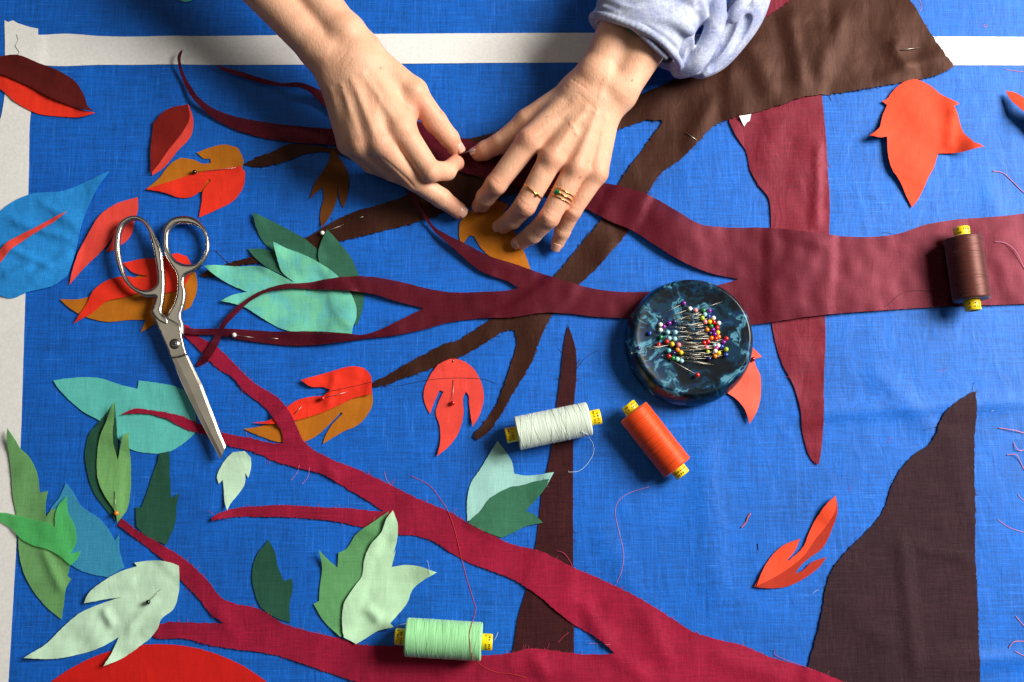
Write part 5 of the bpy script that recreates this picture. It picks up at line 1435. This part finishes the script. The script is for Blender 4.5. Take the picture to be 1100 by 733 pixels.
# gathered roll at the outer side
rod([(738, 62, 36), (762, 58, 34), (790, 30, 38), (806, 0, 44), (812, -40, 50)], 17, 9)
rod([(752, 76, 30), (776, 62, 32), (798, 34, 38), (811, 4, 44), (820, -40, 48)], 8.5, 4)
rod([(729, 76, 44), (748, 66, 58), (764, 40, 66), (770, 14, 70), (768, -30, 76)], 8, 6)
rod([(750, 73, 46), (768, 57, 55), (780, 36, 59), (787, 14, 63), (786, -20, 66)], 6.5, 2.5, True)
rod([(739, 78, 46), (752, 64, 60), (765, 42, 70), (772, 14, 75), (772, -30, 80)], 3.2, 2.0)
rod([(757, 80, 38), (776, 68, 42), (795, 46, 46), (808, 14, 50), (815, -10, 54)], 3.4, 2.0)
rod([(726, 66, 72), (740, 48, 84), (750, 26, 92), (754, 0, 98)], 5.5, 3, True)
rod([(766, 74, 46), (784, 60, 50), (797, 38, 55), (803, 20, 58)], 4.6, 2.5, True)
rod([(786, 20, 66), (794, 8, 70), (806, -6, 68)], 5.5, 4)
rod([(795, 26, 62), (801, 14, 66), (807, 4, 66)], 3.0, 3, True)
rod([(700, 20, 96), (722, 22, 98), (742, 34, 90)], 4.0, 6)
rod([(690, 30, 106), (712, 40, 103), (728, 54, 92)], 3.4, 4, True)
rod([(706, 4, 112), (726, 12, 108), (744, 10, 100)], 4.0, 4, True)
rod([(648, 8, 88), (668, 18, 98), (696, 44, 96), (716, 62, 82)], 2.2, 3)
rod([(665, -4, 104), (690, 2, 110), (720, -2, 112)], 3.0, 6, True)
# frayed edge roll of the cuff
edge = []
for a_ in np.linspace(0, 2 * math.pi, 60):
    edge.append(B + n1 * 53.2 * math.cos(a_) + n2 * 41.5 * math.sin(a_) + d * (-2.0 - 1.5 * math.sin(53 * math.cos(a_) * 0.07 + 0.5)))
for a_, b_ in zip(edge[:-1], edge[1:]): fl.cone(F, a_, b_, 3.0, 3.0, 2.5)
F[:, :, :1] = 5
V, Q = surface(fl, F)
V = relax(V, Q, 3, 0.5)
sv = mesh_obj("sleeve", V, Q, M["denim"], PERSON)
sv["label"] = "washed pale denim sleeve rolled to a bulky cuff"
c = W(683, 44, 61)
g = torus_geo(c, d, 1.0, 2.2)
u_, w_ = g[2], g[3]
BV2 = []
bp_ = MB()
pts = [c + u_ * 37 * math.cos(q) + w_ * 27 * math.sin(q) for q in np.linspace(0, 2 * math.pi, 50)]
bp_.add(tube_geo(np.array(pts), 2.4, 8, caps=False))
br = bp_.build("bracelet", M["bracelet"])
tag(br, "teal band round the wrist, just inside the rolled denim cuff", "bracelet")
# ------------------------------------------------------------------ light: a big soft window to the upper right
LP = np.array([1850.0, 680.0, 1500.0])
la = bpy.data.lights.new("window_light", "AREA")
la.shape = "RECTANGLE"; la.size = 1080 * S; la.size_y = 1080 * S
la.energy = 79.0
la.color = (1.0, 0.96, 0.90)
lo_ = bpy.data.objects.new("window_light", la); COL.objects.link(lo_)
lo_.location = Vector(LP * S)
aim = np.array([60.0, 0, 0]) - LP
lo_.rotation_euler = Vector(aim).to_track_quat("-Z", "Y").to_euler()
w = bpy.data.worlds.new("World"); SC.world = w
w.use_nodes = True
nt = w.node_tree; nt.nodes.clear()
out = nt.nodes.new("ShaderNodeOutputWorld"); bg = nt.nodes.new("ShaderNodeBackground")
nt.links.new(bg.outputs[0], out.inputs[0])
tc = nt.nodes.new("ShaderNodeTexCoord")
sp = nt.nodes.new("ShaderNodeSeparateXYZ"); nt.links.new(tc.outputs["Generated"], sp.inputs[0])
# a dim room: pale ceiling, darker walls, brighter towards the window side
r = nt.nodes.new("ShaderNodeValToRGB")
el = r.color_ramp.elements
el[0].position = 0.0; el[0].color = (0.03, 0.033, 0.04, 1)
el[1].position = 1.0; el[1].color = (0.2, 0.195, 0.19, 1)
e = el.new(0.55); e.color = (0.05, 0.05, 0.055, 1)
e = el.new(0.86); e.color = (0.12, 0.118, 0.115, 1)
zz = maprange(nt, sp.outputs[2], -1, 1, 0, 1)
xx = math_n(nt, "MULTIPLY", sp.outputs[0], 0.10)
nt.links.new(math_n(nt, "ADD", zz, xx, True), r.inputs[0])
# bright patch added to the world, overhead left, to brighten the mirroring steel
dt = nt.nodes.new("ShaderNodeVectorMath"); dt.operation = "DOT_PRODUCT"
nt.links.new(tc.outputs["Generated"], dt.inputs[0]); dt.inputs[1].default_value = tuple(Vector((-0.30, 0.12, 0.94)).normalized())
pf = maprange(nt, dt.outputs["Value"], 0.93, 0.98, 0, 1)
nt.links.new(mixc(nt, pf, r.outputs[0], (1.9, 1.77, 1.55, 1)), bg.inputs[0])
bg.inputs[1].default_value = 0.36
vs = SC.view_settings
vs.view_transform = "Standard"; vs.look = "None"; vs.gamma = 1.0; vs.use_curve_mapping = False; vs.exposure = 0.0
SC.cycles.use_denoising = True
SC.cycles.max_bounces = 6
